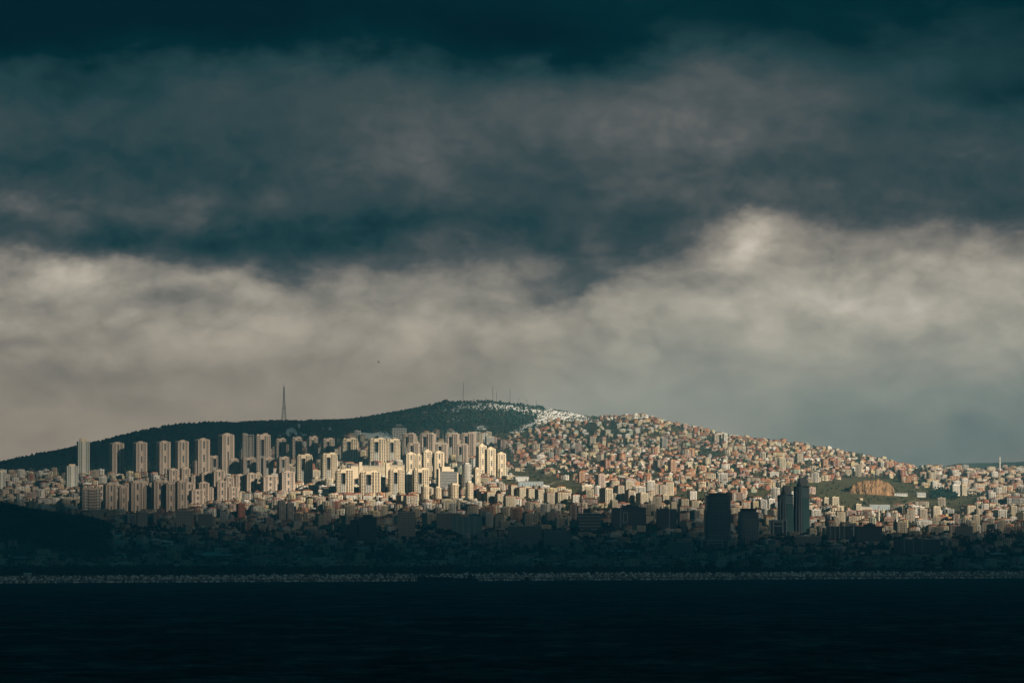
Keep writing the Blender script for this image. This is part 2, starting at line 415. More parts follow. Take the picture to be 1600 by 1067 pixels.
ROWS = [
    (5000, np.full(len(KN), -14.0)),
    (8500, row(8500, [(-150, 10), (1750, 8)], True)),
    (8900, row(8900, [(-150, 24), (150, 20), (300, 16), (1750, 15)], True)),
    (9300, row(9300, [(-150, 787), (0, 791), (50, 804), (90, 815), (130, 828), (165, 842), (210, 853), (400, 857), (800, 858), (1750, 858)])),
    (9800, row(9800, [(-150, 800), (100, 802), (200, 822), (400, 826), (1000, 828), (1200, 836), (1600, 838), (1750, 838)])),
    (10300, row(10300, [(-150, 778), (0, 780), (200, 796), (600, 796), (800, 792), (1000, 794), (1200, 806), (1400, 820), (1750, 820)])),
    (10800, row(10800, [(-150, 758), (0, 760), (200, 768), (600, 766), (800, 763), (1000, 770), (1200, 780), (1400, 796), (1750, 796)])),
    (11300, row(11300, [(-150, 748), (0, 749), (200, 747), (400, 745), (600, 732), (800, 742), (1000, 747), (1200, 756), (1400, 768), (1500, 776), (1750, 776)])),
    (11800, row(11800, [(-150, 746), (0, 743), (200, 737), (400, 716), (600, 702), (800, 716), (1000, 717), (1200, 730), (1400, 748), (1600, 756), (1750, 756)])),
    (12300, row(12300, [(-150, 744), (0, 738), (200, 712), (400, 690), (600, 681), (800, 690), (1000, 690), (1200, 706), (1400, 734), (1600, 744), (1750, 744)])),
    (12800, row(12800, sky_l + [(560, 670), (640, 663), (700, 656), (760, 652), (830, 653), (850, 653), (900, 658)] + sky_r)),
    (13300, row(13300, [(-150, 747), (0, 735), (200, 690), (400, 668), (520, 664), (560, 661), (600, 652), (640, 643), (700, 634), (730, 629), (760, 628), (800, 631), (850, 639), (900, 648), (940, 656), (1000, 660), (1100, 686), (1200, 700), (1300, 718), (1400, 736), (1500, 750), (1750, 750)])),
    (14000, row(14000, [(-150, 770), (200, 740), (500, 700), (760, 670), (940, 690), (1200, 730), (1500, 770), (1750, 770)])),
    (14800, row(14800, [(-150, 820), (1300, 800), (1440, 765), (1750, 760)])),
    (15800, row(15800, [(-150, 800), (1380, 760), (1440, 737), (1480, 728), (1530, 718), (1570, 723), (1610, 720), (1750, 710)])),
    (16800, row(16800, [(-150, 835), (1750, 790)])),
    (18500, row(18500, [(-150, 845), (1750, 830)])),
]
def smooth_noise(x, y, s, seed):
    """cheap value noise on arrays"""
    rs = np.random.default_rng(seed); g = rs.random((256, 256))
    X = x / s + 500; Y = y / s + 500
    xi = np.floor(X).astype(int); yi = np.floor(Y).astype(int); fx = X - xi; fy = Y - yi
    fx = fx * fx * (3 - 2 * fx); fy = fy * fy * (3 - 2 * fy)
    G = lambda a, b: g[a % 256, b % 256]
    return (G(xi, yi) * (1 - fx) + G(xi + 1, yi) * fx) * (1 - fy) + (G(xi, yi + 1) * (1 - fx) + G(xi + 1, yi + 1) * fx) * fy - 0.5
XS = np.unique(np.concatenate([np.linspace(-12000, -2000, 26), np.arange(-2000, 2001, 15.0), np.linspace(2000, 12000, 26)]))
YS = np.unique(np.concatenate([np.linspace(5000, 6400, 8), np.arange(6400, 7600, 30.0), np.arange(7600, 13600, 18.0), np.arange(13600, 15400, 60), np.linspace(15400, 17600, 30)]))
rd = np.array([r[0] for r in ROWS]); rz = np.array([r[1] for r in ROWS])
kx = np.linspace(KN[0], KN[-1], 400)
rzf = np.array([np.interp(kx, KN, r) for r in rz])
ker = np.exp(-0.5 * (np.arange(-9, 10) / 2.2) ** 2); ker /= ker.sum()
rzs = np.array([np.convolve(np.pad(r, 9, 'edge'), ker, 'valid') for r in rzf])
def terr_profile(px, D):
    """height from the row table, monotone cubic in depth"""
    i = np.clip(np.searchsorted(rd, D, side='right') - 1, 0, len(rd) - 2)
    t = np.clip((D - rd[i]) / (rd[i + 1] - rd[i]), 0, 1)
    pxc = np.clip(px, kx[0], kx[-1]); f = (pxc - kx[0]) / (kx[1] - kx[0]); j = np.clip(np.floor(f).astype(int), 0, len(kx) - 2); u = f - j
    g = lambda k: rzs[k, j] * (1 - u) + rzs[k, j + 1] * u
    a, b = g(i), g(i + 1)
    im, ip = np.maximum(i - 1, 0), np.minimum(i + 2, len(rd) - 1)
    h = rd[i + 1] - rd[i]
    s0 = (b - a) / h; sm = np.where(i > 0, (a - g(im)) / np.maximum(rd[i] - rd[im], 1), s0); sp = np.where(ip > i + 1, (g(ip) - b) / np.maximum(rd[ip] - rd[i + 1], 1), s0)
    lim = lambda p, q: np.where(p * q <= 0, 0, 2 * p * q / np.where(np.abs(p + q) < 1e-9, 1, p + q))
    m0, m1 = lim(sm, s0) * h, lim(s0, sp) * h
    t2, t3 = t * t, t * t * t
    return (2 * t3 - 3 * t2 + 1) * a + (t3 - 2 * t2 + t) * m0 + (-2 * t3 + 3 * t2) * b + (t3 - t2) * m1
GX, GY = np.meshgrid(XS, YS)
GP = px_of(GX, GY)
GZ = terr_profile(GP, GY)
side = np.clip((np.abs(GX) - 2600) / 5000, 0, 1)
GZ = GZ * (1 - 0.55 * side)
amp = np.clip((GY - 8700) / 1500, 0, 1)
GZ += amp * (smooth_noise(GX, GY, 170, 1) * 7 + smooth_noise(GX, GY, 60, 2) * 3)
cd = COAST(GP)
shore = np.clip((GY - cd) / 60, 0, 1)
GZ = np.where(GY < cd + 60, -14 + 18 * shore, np.maximum(GZ, 4.0 + 0.0 * GY))
GZ = np.where((GY >= cd + 60) & (GY < 8500), np.clip(4 + (GY - cd - 60) * 0.004, 4, 10), GZ)
def ground(x, y):
    """bilinear terrain height (arrays or numbers)"""
    x = np.asarray(x, float); y = np.asarray(y, float)
    i = np.clip(np.searchsorted(XS, x) - 1, 0, len(XS) - 2); j = np.clip(np.searchsorted(YS, y) - 1, 0, len(YS) - 2)
    u = (x - XS[i]) / (XS[i + 1] - XS[i]); v = (y - YS[j]) / (YS[j + 1] - YS[j])
    return (GZ[j, i] * (1 - u) + GZ[j, i + 1] * u) * (1 - v) + (GZ[j + 1, i] * (1 - u) + GZ[j + 1, i + 1] * u) * v
def ground_py(px, D):
    D = np.asarray(D, float); x = (np.asarray(px, float) - 800) / FPX * D / 1.0006
    return py_of(ground(x, D), D)
DSC = np.arange(7600, 13400, 10.0)
def find_D(px, py):
    """nearest distance at which the ground is seen at this pixel"""
    g = ground_py(np.full_like(DSC, px), DSC)
    k = np.argmax(g <= py)
    return float(DSC[k]) if g[k] <= py else 12800.0
def in_poly(px, py, poly):
    px = np.asarray(px, float); py = np.asarray(py, float)
    ins = np.zeros(px.shape, bool); n = len(poly)
    for k in range(n):
        x0, y0 = poly[k]; x1, y1 = poly[(k + 1) % n]
        c = ((y0 > py) != (y1 > py)) & (px < (x1 - x0) * (py - y0) / ((y1 - y0) + 1e-12) + x0)
        ins ^= c
    return ins
MEADOWS = [
    [(1040, 790), (1036, 776), (1065, 769), (1105, 768), (1150, 775), (1200, 766), (1235, 757), (1290, 752), (1330, 748), (1400, 750), (1440, 760), (1500, 772), (1545, 782), (1520, 800), (1440, 806), (1330, 800), (1265, 780), (1215, 778), (1150, 784), (1100, 784)],
    [(770, 752), (792, 736), (850, 742), (930, 762), (940, 772), (900, 776), (860, 768), (800, 762)],
    [(440, 756), (520, 752), (530, 760), (470, 764)], [(20, 782), (90, 788), (100, 804), (60, 800), (20, 790)],
]
TW_GAP = [(515, 700), (560, 672), (600, 672), (640, 690), (640, 700), (560, 716), (540, 720)]
nx, ny = len(XS), len(YS)
idx = np.arange(nx * ny).reshape(ny, nx)
quads = np.stack([idx[:-1, :-1], idx[:-1, 1:], idx[1:, 1:], idx[1:, :-1]], -1).reshape(-1, 4)
me = fast_mesh('terrain', np.stack([GX, GY, GZ], -1).reshape(-1, 3), [quads], [M['ground']], smooth_shade=True)
GPY = py_of(GZ, GY)
mead = np.zeros(GP.shape)
for pl in MEADOWS: mead = np.maximum(mead, in_poly(GP, GPY, pl).astype(float))
mead[(GY < 9000)] = 0
att = me.attributes.new('meadow', 'FLOAT', 'POINT'); att.data.foreach_set('value', mead.ravel().astype(np.float32))
tag(link('terrain', me), kind='structure')

# the sea: one sheet out to the horizon on every side
me = bpy.data.meshes.new('sea')
me.from_pydata([(-21000, -18000, 0), (21000, -18000, 0), (21000, 17600, 0), (-21000, 17600, 0)], [], [(0, 1, 2, 3)])
me.materials.append(M['water']); tag(link('sea', me), kind='structure')

# ------------------------------------------------------------------ unseen cloud deck overhead, its transparency shaped to place sun and shade
DECK_Z = 3000.0
def build_deck():
    n = 90
    gx = np.linspace(-9000, 15000, n); gy = np.linspace(-16000, 14800, n)
    X, Y = np.meshgrid(gx, gy)
    lump = smooth_noise(X, Y, 1500, 21) * 260 + smooth_noise(X, Y, 600, 22) * 120
    edge = np.minimum(np.minimum(X - gx[0], gx[-1] - X), np.minimum(Y - gy[0], gy[-1] - Y))
    th = np.clip(edge / 1500, 0, 1) ** 0.5 * 160
    Zb = DECK_Z + lump * 0.6 - th; Zt = DECK_Z + lump * 0.6 + th + 1 + smooth_noise(X, Y, 800, 23) * 100 * (th / 160)
    V = np.concatenate([np.stack([X, Y, Zb], -1).reshape(-1, 3), np.stack([X, Y, Zt], -1).reshape(-1, 3)])
    ii = np.arange(n * n).reshape(n, n)
    q = np.stack([ii[:-1, :-1], ii[:-1, 1:], ii[1:, 1:], ii[1:, :-1]], -1).reshape(-1, 4)
    m = bpy.data.materials.new('cloud'); m.use_nodes = True; E.nt = m.node_tree
    nt = m.node_tree; nt.nodes.clear()
    x, y, z = split(geopos())
    # where along the sunbeam through this point the ground lies (the gap in the cloud runs along the beam)
    k = (z - 150.0) / SUN_DIR.z
    wx = x - k * SUN_DIR.x; wy = y - k * SUN_DIR.y
    p = combine(wx, wy)
    n1 = noise(p, 0.0012, 4, 0.55); n2 = noise(p, 0.0035, 3, 0.55)
    g = wy + (n1 - 0.5) * 380.0 + smooth(wx, 450, 900, 0.0, 330.0)
    gxx = wx + (n2 - 0.5) * 300.0
    front = smooth(g, *DECK_FRONT) * 0.94 + smooth(g, 9000, 9900) * 0.06
    left = smooth(gxx, -820, -430, 0.42, 1.0)
    back = 1.0 - smooth(g, 11900, 12450) * smooth(gxx, -1150, -680, 0.78, 0.0) * (1.0 - smooth(wy, 13050, 13300) * smooth(wx, -760, -520, 0.0, 0.95))
    left = left * smooth(gxx, -1250, -1020, 0.62, 1.0)
    right = smooth(gxx, 1020, 1200, 1.0, 0.42)
    back = back * (1.0 - smooth(g, 11600, 12500) * smooth(gxx, -300, 520, 0.45, 0.0) * smooth(wy, 13000, 13300, 1.0, 0.0))
    far = smooth(wy, 14200, 15000, 1.0, 0.7)
    T = front * left * back * right * far * linear(n2 * 0.5 + n1 * 0.5, 0.30, 0.52, 0.86, 1.0)
    # opening added in the deck to put a little sun on the breakwater
    shore_leak = (wy - 6600.0 - wx * 0.97) / 150.0
    T = T + E.m('POWER', 2.71828, shore_leak * shore_leak * -1.0) * 0.022
    T = E.m('MINIMUM', T / 0.9, 1.0)
    tr = nt.nodes.new('ShaderNodeBsdfTransparent')
    tl = nt.nodes.new('ShaderNodeBsdfTranslucent'); tl.inputs[0].default_value = (*DECK_TRANS, 1)
    mx = nt.nodes.new('ShaderNodeMixShader'); out = nt.nodes.new('ShaderNodeOutputMaterial')
    nt.links.new(T.s, mx.inputs[0]); nt.links.new(tl.outputs[0], mx.inputs[1]); nt.links.new(tr.outputs[0], mx.inputs[2])
    nt.links.new(mx.outputs[0], out.inputs[0])
    # upper side made mostly transparent so that the sun lights the base
    m2 = bpy.data.materials.new('cloud_top'); m2.use_nodes = True; nt = m2.node_tree; nt.nodes.clear(); E.nt = nt
    tr = nt.nodes.new('ShaderNodeBsdfTransparent'); df = nt.nodes.new('ShaderNodeBsdfDiffuse'); df.inputs[0].default_value = (0.8, 0.8, 0.8, 1)
    mx = nt.nodes.new('ShaderNodeMixShader'); out = nt.nodes.new('ShaderNodeOutputMaterial'); mx.inputs[0].default_value = 0.1
    nt.links.new(tr.outputs[0], mx.inputs[1]); nt.links.new(df.outputs[0], mx.inputs[2]); nt.links.new(mx.outputs[0], out.inputs[0])
    me = fast_mesh('cloud', V, [np.concatenate([q[:, ::-1], q + n * n])], [m, m2], np.repeat([0, 1], len(q)), smooth_shade=True)
    tag(link('cloud', me), kind='structure')
DECK_FRONT = (9780, 10700)
DECK_TRANS = (0.0014, 0.076, 0.124)
build_deck()
# ------------------------------------------------------------------ building kit
def wins(mb, x0, x1, y0, y1, z0, z1, cols, rows, ww, wh, faces='fblr', proud=0.14, mi=0, sill=0.0):
    """a grid of glazed openings standing a hand's breadth proud on the faces of a box"""
    fh = (z1 - z0) / rows
    for fc in faces:
        if fc in 'fb': L = x1 - x0; n = max(1, round(cols * 1.0))
        else: L = y1 - y0; n = max(1, round(cols * L / (x1 - x0)))
        st = L / n
        for r in range(rows):
            a = z0 + r * fh + (fh - wh) / 2; b = a + wh
            for c in range(n):
                m = (c + 0.5) * st
                if fc == 'f': mb.box(x0 + m - ww / 2, x0 + m + ww / 2, y0 - proud, y0 + 0.05, a, b, mi)
                elif fc == 'b': mb.box(x0 + m - ww / 2, x0 + m + ww / 2, y1 - 0.05, y1 + proud, a, b, mi)
                elif fc == 'l': mb.box(x0 - proud, x0 + 0.05, y0 + m - ww / 2, y0 + m + ww / 2, a, b, mi)
                else: mb.box(x1 - 0.05, x1 + proud, y0 + m - ww / 2, y0 + m + ww / 2, a, b, mi)
class Proto:
    def __init__(self, w, d, h): self.w, self.d, self.h = w, d, h; self.parts = []
    def part(self, name, mb, mats, kind=None, wall=False):
        self.parts.append((name, mb.mesh(name, mats if isinstance(mats, list) else [mats]), kind, wall)); return self
def place(p, name, loc, rz, sc, wallmat=None, roofmat=None, label=None, cat=None, group=None):
    t = empty(name, loc, rz, label, cat, group); t.scale = sc
    for nm, me, kind, wall in p.parts:
        o = link(nm, me, t)
        if kind: o['kind'] = kind
        m = wallmat if wall is True else (roofmat if wall == 'roof' else None)
        if m is not None:
            o.material_slots[0].link = 'OBJECT'; o.material_slots[0].material = m
    return t

# --- tall slab towers with dark glazed strips
def proto_slab(w=24, d=20, h=90, nf=23, strip=True, mat='tower_beige'):
    p = Proto(w, d, h); mb = MB()
    x, y = w / 2, d / 2
    mb.box(-x, x, -y, y, -25, h)
    for s in (-1, 1):                                   # projecting bays
        mb.box(-x * .80, -x * .36, s * y - 1.0, s * y + 1.0, -25, h + 1.5); mb.box(x * .36, x * .80, s * y - 1.0, s * y + 1.0, -25, h + 1.5)
        mb.box(s * x - 0.9, s * x + 0.9, -y * .72, -y * .30, -25, h + 1.2); mb.box(s * x - 0.9, s * x + 0.9, y * .30, y * .72, -25, h + 1.2)
    p.part('wall', mb, M[mat], None, True)
    r = MB(); r.box(-x * .74, x * .70, -y * .6, y * .6, h, h + 3); r.box(-x * .3, x * .4, -y * .4, y * .4, h + 3, h + 5); p.part('roof_housing', r, M[mat], None, True)
    g = MB()
    for s in (-1, 1):
        for a, b in ((.02, .24), (.40, .60), (.76, .97)): g.box(-x * .13, x * .13, s * y - .35, s * y + .35, h * a, h * b)
        g.box(s * x - .35, s * x + .35, -y * .13, y * .13, 2, h - 2)
    p.part('glazed_strip', g, M['recess'], 'stuff')
    k = MB()
    wins(k, -x * .80, -x * .36, -y - 1.0, y + 1.0, 1, h, 1, nf, 3.0, 2.4, 'fb'); wins(k, x * .36, x * .80, -y - 1.0, y + 1.0, 1, h, 1, nf, 3.0, 2.4, 'fb')
    wins(k, -x - .9, x + .9, -y * .72, -y * .30, 1, h, 6, nf, 1.9, 2.1, 'lr'); wins(k, -x - .9, x + .9, y * .30, y * .72, 1, h, 6, nf, 1.9, 2.1, 'lr')
    p.part('window', k, M['glass'], 'stuff'); return p
# --- towers with a tall dark recess in the upper half of the front
def proto_recess(w=24, d=20, h=66, nf=16, mat='tower_cream'):
    p = Proto(w, d, h); mb = MB(); x, y = w / 2, d / 2; a = w * .14; c0 = -w * .10; zr, zt = h * .46, h * .90
    l, r_ = c0 - a, c0 + a
    mb.box(-x, l, -y, y, -25, h); mb.box(r_, x, -y + .8, y, -25, h + 2.0)
    mb.box(l, r_, -y + 5, y - .4, -25, h - 1); mb.box(l, r_, -y + .6, -y + 5, -25, zr); mb.box(l, r_, -y + .4, -y + 5, zt, h + 1, bottom=True)
    mb.box(-x - 1.2, -x, -y * .2, y * .6, -25, h * .93); mb.box(x, x + 1.2, -y * .6, y * .3, -25, h * .95)
    mb.box(r_ + w * .13, r_ + w * .17, -y - .2, -y + .8, -25, h + 1)
    p.part('wall', mb, M[mat], None, True)
    r = MB(); r.box(-x * .85, l, -y * .6, y * .6, h, h + 3.6); r.box(r_, x * .75, -y * .5, y * .5, h + 2, h + 5.5); r.box(l + .1, r_ - .1, -y * .8, y * .3, h + 1, h + 3); p.part('roof_housing', r, M[mat], None, True)
    g = MB(); g.box(l, r_, -y + 4.7, -y + 5.0, zr, zt); p.part('glazed_recess', g, M['recess'])
    bl = MB(); nb = 8
    for i in range(nb): bl.box(l, r_, -y - .5, -y + .6, 2 + i * (zr - 3) / nb, 3.4 + i * (zr - 3) / nb)
    for i in range(3): bl.box(l + i * (2 * a - .7) / 2, l + i * (2 * a - .7) / 2 + .7, -y - .45, -y + .6, 0, zr)
    p.part('balcony_grid', bl, M['tower_white'], 'stuff')
    gb = MB(); gb.box(l, r_, -y + .3, -y + .62, 0, zr - .5); p.part('balcony_glazing', gb, M['recess'])
    k = MB()
    wins(k, -x, l, -y, y, 1, h, 2, nf, 2.3, 2.5, 'f'); wins(k, r_ + w * .17, x, -y + .8, y, 1, h, 2, nf, 2.2, 2.5, 'f'); wins(k, r_, r_ + w * .13, -y + .8, y, 1, h, 1, nf, 2.0, 2.5, 'f')
    wins(k, -x, x, -y, y, 1, h, 6, nf, 1.9, 2.1, 'lrb'); wins(k, -x - 1.2, x + 1.2, -y * .6, y * .3, 1, h * .9, 7, nf, 1.9, 2.1, 'lr')
    p.part('window', k, M['glass'], 'stuff'); return p
# --- white tower of slabs and piers
def proto_grid(w=24, d=22, h=80, nf=26):
    p = Proto(w, d, h); mb = MB(); x, y = w / 2, d / 2
    mb.box(-x + 1, x - 1, -y + 1, y - 1, -25, h); p.part('glass_core', mb, M['office_teal'])
    s = MB()
    for i in range(nf): z = i * h / nf; s.box(-x, x, -y, y, z, z + 1.15, bottom=True)
    s.box(-x, x, -y, y, h, h + 1.2, bottom=True); p.part('floor_slab', s, M['tower_white'], 'stuff')
    q = MB()
    for i in range(7):
        c = -x + .6 + i * (w - 1.2) / 6
        for sy in (-1, 1): q.box(c - .55, c + .55, sy * y - .3, sy * y + .3, -25, h + .6)
        c = -y + .6 + i * (d - 1.2) / 6
        for sx in (-1, 1): q.box(sx * x - .3, sx * x + .3, c - .55, c + .55, -25, h + .6)
    q.box(-x * .35, x * .25, -y - .8, -y + .8, -25, h + 1); q.box(x - .8, x + .8, -y * .3, y * .3, -25, h + 1)
    p.part('pier', q, M['tower_white'], 'stuff')
    r = MB(); r.box(-x * .56, x * .56, -y * .56, y * .56, h + 1.2, h + 7.5); p.part('roof_housing', r, M['tower_cream']); return p
# --- stubby tower with a rounded front and balcony rings
def proto_round(w=20, h=34, nf=11, white=False):
    p = Proto(w, w, h); mb = MB(); r = w / 2
    mb.lathe([(r - .8, -20), (r - .8, h), (r * .5, h + .1)], 18); p.part('wall', mb, M['tower_cream'], None, True)
    s = MB()
    for i in range(nf): z = 1 + i * h / nf; s.lathe([(r - .8, z - .01), (r + .35, z), (r + .35, z + 1.15), (r - .8, z + 1.2)], 18)
    p.part('balcony_ring', s, M['tower_white' if white else 'tower_cream'], 'stuff')
    k = MB()
    for i in range(nf):
        for a in range(14):
            t = a * 2 * math.pi / 14; c, sn = math.cos(t) * (r - .75), math.sin(t) * (r - .75); k.box(c - .7, c + .7, sn - .7, sn + .7, 2.3 + i * h / nf, 3.6 + i * h / nf)
    p.part('window', k, M['glass'], 'stuff')
    t = MB(); t.box(-r * .45, r * .45, -r * .45, r * .45, h, h + 3.2); p.part('roof_housing', t, M['tower_cream'], None, True); return p
# --- blocks of flats
def proto_block(w, d, h, nf, roof='hip', cols=5):
    p = Proto(w, d, h); mb = MB(); x, y = w / 2, d / 2
    mb.box(-x, x, -y, y, -14, h); mb.box(-x * .35, x * .35, -y - 1.1, y + 1.1, -14, h - .8)
    if roof == 'flat':
        for s in (-1, 1):
            mb.box(-x, x, s * y - .25, s * y + .25, h, h + .9); mb.box(s * x - .25, s * x + .25, -y + .25, y - .25, h, h + .88)
        mb.box(-x * .3, x * .2, -y * .3, y * .4, h, h + 2.8)
    p.part('wall', mb, MW['cream'], None, True)
    r = MB()
    if roof == 'hip': r.hip(w, d, h + .05, h + 3.0, 0.8)
    else: r.box(-x + .3, x - .3, -y + .3, y - .3, h + .05, h + .25)
    p.part('roof', r, M['tile' if roof == 'hip' else 'tar'], None, 'roof')
    k = MB(); wins(k, -x, x, -y, y, .8, h - .6, cols, nf, 1.5, 1.5, 'lr'); wins(k, -x, -x * .35, -y, y, .8, h - .6, max(1, cols // 3), nf, 1.5, 1.5, 'fb'); wins(k, x * .35, x, -y, y, .8, h - .6, max(1, cols // 3), nf, 1.5, 1.5, 'fb')
    wins(k, -x * .35, x * .35, -y - 1.1, y + 1.1, .8, h - 1.2, max(1, cols // 2), nf, 1.7, 1.5, 'fb')
    p.part('window', k, M['glass'], 'stuff')
    b = MB()
    for i in range(1, nf):
        z = .6 + i * (h - 1.4) / nf
        for s in (-1, 1): b.box(-x * .88, -x * .45, s * y - 1.2, s * y + 1.2, z, z + .95, bottom=True); b.box(x * .45, x * .88, s * y - 1.2, s * y + 1.2, z, z + .95, bottom=True)
    p.part('balcony', b, M['tower_white'], 'stuff'); return p
def proto_house(w, d, h, nf, roof='hip', cols=3, lean=False):
    p = Proto(w, d, h); mb = MB(); x, y = w / 2, d / 2
    mb.box(-x, x, -y, y, -8, h)
    if lean: mb.box(x, x + w * .4, -y * .8, y * .5, -8, h * .5)
    if roof == 'gable': mb.add([(-x, -y, h), (-x, y, h), (-x, 0, h + 2.1), (x, -y, h), (x, y, h), (x, 0, h + 2.1)], [(0, 2, 1), (3, 4, 5)])
    if roof == 'flat': mb.box(-x, x, -y, -y + .25, h, h + .8); mb.box(-x, x, y - .25, y, h, h + .8); mb.box(-x * .2, x * .7, -y * .1, y * .8, h, h + 2.6)
    p.part('wall', mb, MW['cream'], None, True)
    r = MB()
    if roof == 'hip': r.hip(w, d, h + .04, h + 2.3, 0.7)
    elif roof == 'gable': r.gable(w, d, h + .04, h + 2.4, 0.6)
    else: r.box(-x + .3, x - .3, -y + .3, y - .3, h + .04, h + .22)
    p.part('roof', r, M['tile' if roof != 'flat' else 'tar'], None, 'roof')
    k = MB(); wins(k, -x, x, -y, y, .6, h - .2, cols, nf, 1.3, 1.35, 'fblr'); p.part('window', k, M['glass'], 'stuff'); return p
def proto_shed(w, d, h, roof='gable'):
    p = Proto(w, d, h); mb = MB(); x, y = w / 2, d / 2
    mb.box(-x, x, -y, y, -6, h); mb.add([(-x, -y, h), (-x, y, h), (-x, 0, h + 3), (x, -y, h), (x, y, h), (x, 0, h + 3)], [(0, 2, 1), (3, 4, 5)])
    p.part('wall', mb, MW['white'], None, True)
    r = MB(); r.gable(w, d, h + .05, h + 3.3, .6); p.part('roof', r, M['tin'], None, 'roof')
    k = MB(); wins(k, -x, x, -y, y, h * .45, h - .4, 9, 1, 2.4, 1.5, 'fblr'); p.part('window', k, M['glass'], 'stuff'); return p
P_SLAB, P_RECESS, P_GRID = proto_slab(), proto_recess(), proto_grid()
P_SLABL = proto_slab(22, 18, 52, 13); P_ROUND, P_ROUNDW = proto_round(), proto_round(18, 52, 17, True)
P_HOUSE = [proto_house(10, 9, 6.3, 2), proto_house(12, 10, 9.2, 3, 'gable', 4), proto_house(11, 11, 12, 4, 'hip', 4), proto_house(10.5, 10, 9.4, 3, 'flat', 3),
           proto_house(16, 9, 6.2, 2, 'gable', 5), proto_house(9, 8, 6.0, 2, 'gable', 3, True), proto_house(12, 11, 12.2, 4, 'flat', 4)]
H_ROOF = ['hip', 'gable', 'hip', 'flat', 'gable', 'gable', 'flat']; H_SIZE = ['small', 'three storey', 'four storey', 'three storey', 'long low', 'small', 'four storey']
P_BLOCK = [proto_block(17, 14, 18.5, 6), proto_block(20, 14, 25, 8, 'flat', 6), proto_block(15, 14, 29, 10), proto_block(27, 13, 16, 5, 'hip', 8), proto_block(14, 13, 36, 12, 'flat', 5), proto_block(16, 13, 15.5, 5, 'flat', 5)]
B_ROOF = ['hip', 'flat', 'hip', 'hip', 'flat', 'flat']; B_SIZE = ['six storey', 'eight storey', 'ten storey', 'wide five storey', 'twelve storey', 'five storey']
P_SHED = [proto_shed(38, 18, 7), proto_shed(26, 14, 6)]

TAKEN = []            # (x, y, radius) of ground already built on
COVER = []            # (D, px0, px1, top, bottom) of the hand placed buildings
def put(p, name, px, wpx, top, base, yaw, D=None, extra_h=0.0, **kw):
    """stand a prototype so that it fills the given place in the view"""
    if D is None: D = find_D(px, base)
    x = (px - 800) / FPX * D / 1.0006; z = float(ground(x, D))
    th = R(yaw); ap = p.w * abs(math.cos(th)) + p.d * abs(math.sin(th))
    s = wpx * D / FPX / ap; hh = z_at(top, D) - z
    sz = hh / (p.h + extra_h)
    TAKEN.append((x, D, 0.62 * max(p.w, p.d) * s)); COVER.append((D, px - wpx / 2, px + wpx / 2, top, base))
    return place(p, name, (x, D, z), th, (s, s, sz), **kw)
ORD = ['first', 'second', 'third', 'fourth', 'fifth', 'sixth', 'seventh', 'eighth', 'ninth', 'tenth', 'eleventh', 'twelfth', 'thirteenth', 'fourteenth', 'fifteenth', 'sixteenth', 'seventeenth', 'eighteenth', 'nineteenth', 'twentieth']
def ordinal(i, n):
    if n == 1: return ''
    if i == 0: return 'leftmost'
    if i == n - 1: return 'rightmost'
    return ORD[i] + ' from left'

# --- the tower rows: px centre, width, top row, base row
def tower_row(items, proto, look, where, group, yaw, mat=None, ex=5.0, name='apartment_tower', cat='apartment tower', base=None):
    n = len(items)
    for i, it in enumerate(sorted(items)):
        px, w, top = it[:3]; b = it[3] if len(it) > 3 else base
        o = ordinal(i, n)
        put(proto, name, px, w, top, b, yaw + RNG.uniform(-3, 3), extra_h=ex, wallmat=mat, label=(look + ', ' + o + ' ' + where).replace(',  ', ' '), cat=cat, group=group)
tower_row([(182, 24, 689), (218.5, 23, 688), (255, 23, 687), (284, 22, 686), (316, 24, 683), (353, 26, 675)], P_SLAB, 'tall beige slab tower with dark stripes', 'before the wooded hill', 'slab towers before the wooded hill', 25, M['tower_beige'], 7, base=744)
tower_row([(438, 18, 684), (463, 18, 682), (488, 18, 681), (512, 22, 684)], P_RECESS, 'half shaded tower', 'of four below the lattice mast', 'towers below the lattice mast', 18, M['tower_beige'], base=722)
tower_row([(546, 26, 684, 722), (589, 28, 684, 724), (613, 24, 685, 724)], P_RECESS, 'cream tower with dark recess', 'of three below the snowy bank', 'towers below the snowy bank', 10, M['tower_cream'])
tower_row([(639, 22, 676), (668, 27, 676), (707, 22, 676), (732, 25, 675)], P_RECESS, 'grey brown tower', 'of four right of the terraced block', 'towers under the wooded hill', -16, M['tower_beige'], base=716)
tower_row([(646, 20, 691), (690, 20, 692), (722, 20, 693)], P_RECESS, 'shorter tan tower', 'of three before the grey brown towers', 'shorter tan towers', -12, M['tower_beige'], base=724)
tower_row([(752, 17, 693), (766, 17, 698), (782, 17, 706)], P_SLABL, 'cream tower', 'of the stepped group above the minaret', 'stepped towers above the minaret', 24, M['tower_cream'], base=746)
tower_row([(312, 24, 718), (335, 22, 711), (363, 20, 716), (388, 24, 714), (417, 20, 714), (442, 20, 713)], P_RECESS, 'mid height tan tower', 'in the row below the striped slabs', 'middle row of tan towers', 18, M['tower_beige'], base=744)
tower_row([(475, 26, 709), (514, 26, 707)], P_RECESS, 'bright cream tower with dark recess', 'of the pair left of the sunlit group', 'bright pair at the left of the sunlit group', 12, M['tower_cream'], base=754)
tower_row([(641, 18, 706), (655, 13, 708), (667, 16, 702), (685, 18, 704)], P_SLABL, 'bright cream tower', 'of four shoulder to shoulder in the sun', 'sunlit towers shoulder to shoulder', 16, M['tower_cream'], base=748)
tower_row([(270, 18, 731), (289, 17, 729), (305, 18, 742), (321, 20, 737), (341, 21, 733), (358, 16, 744), (374, 18, 740), (392, 20, 738), (420, 27, 742), (448, 26, 735)], P_SLABL, 'beige tower', 'in the long front row of the left estate', 'front row of the left estate', 20, M['tower_beige'], base=770)
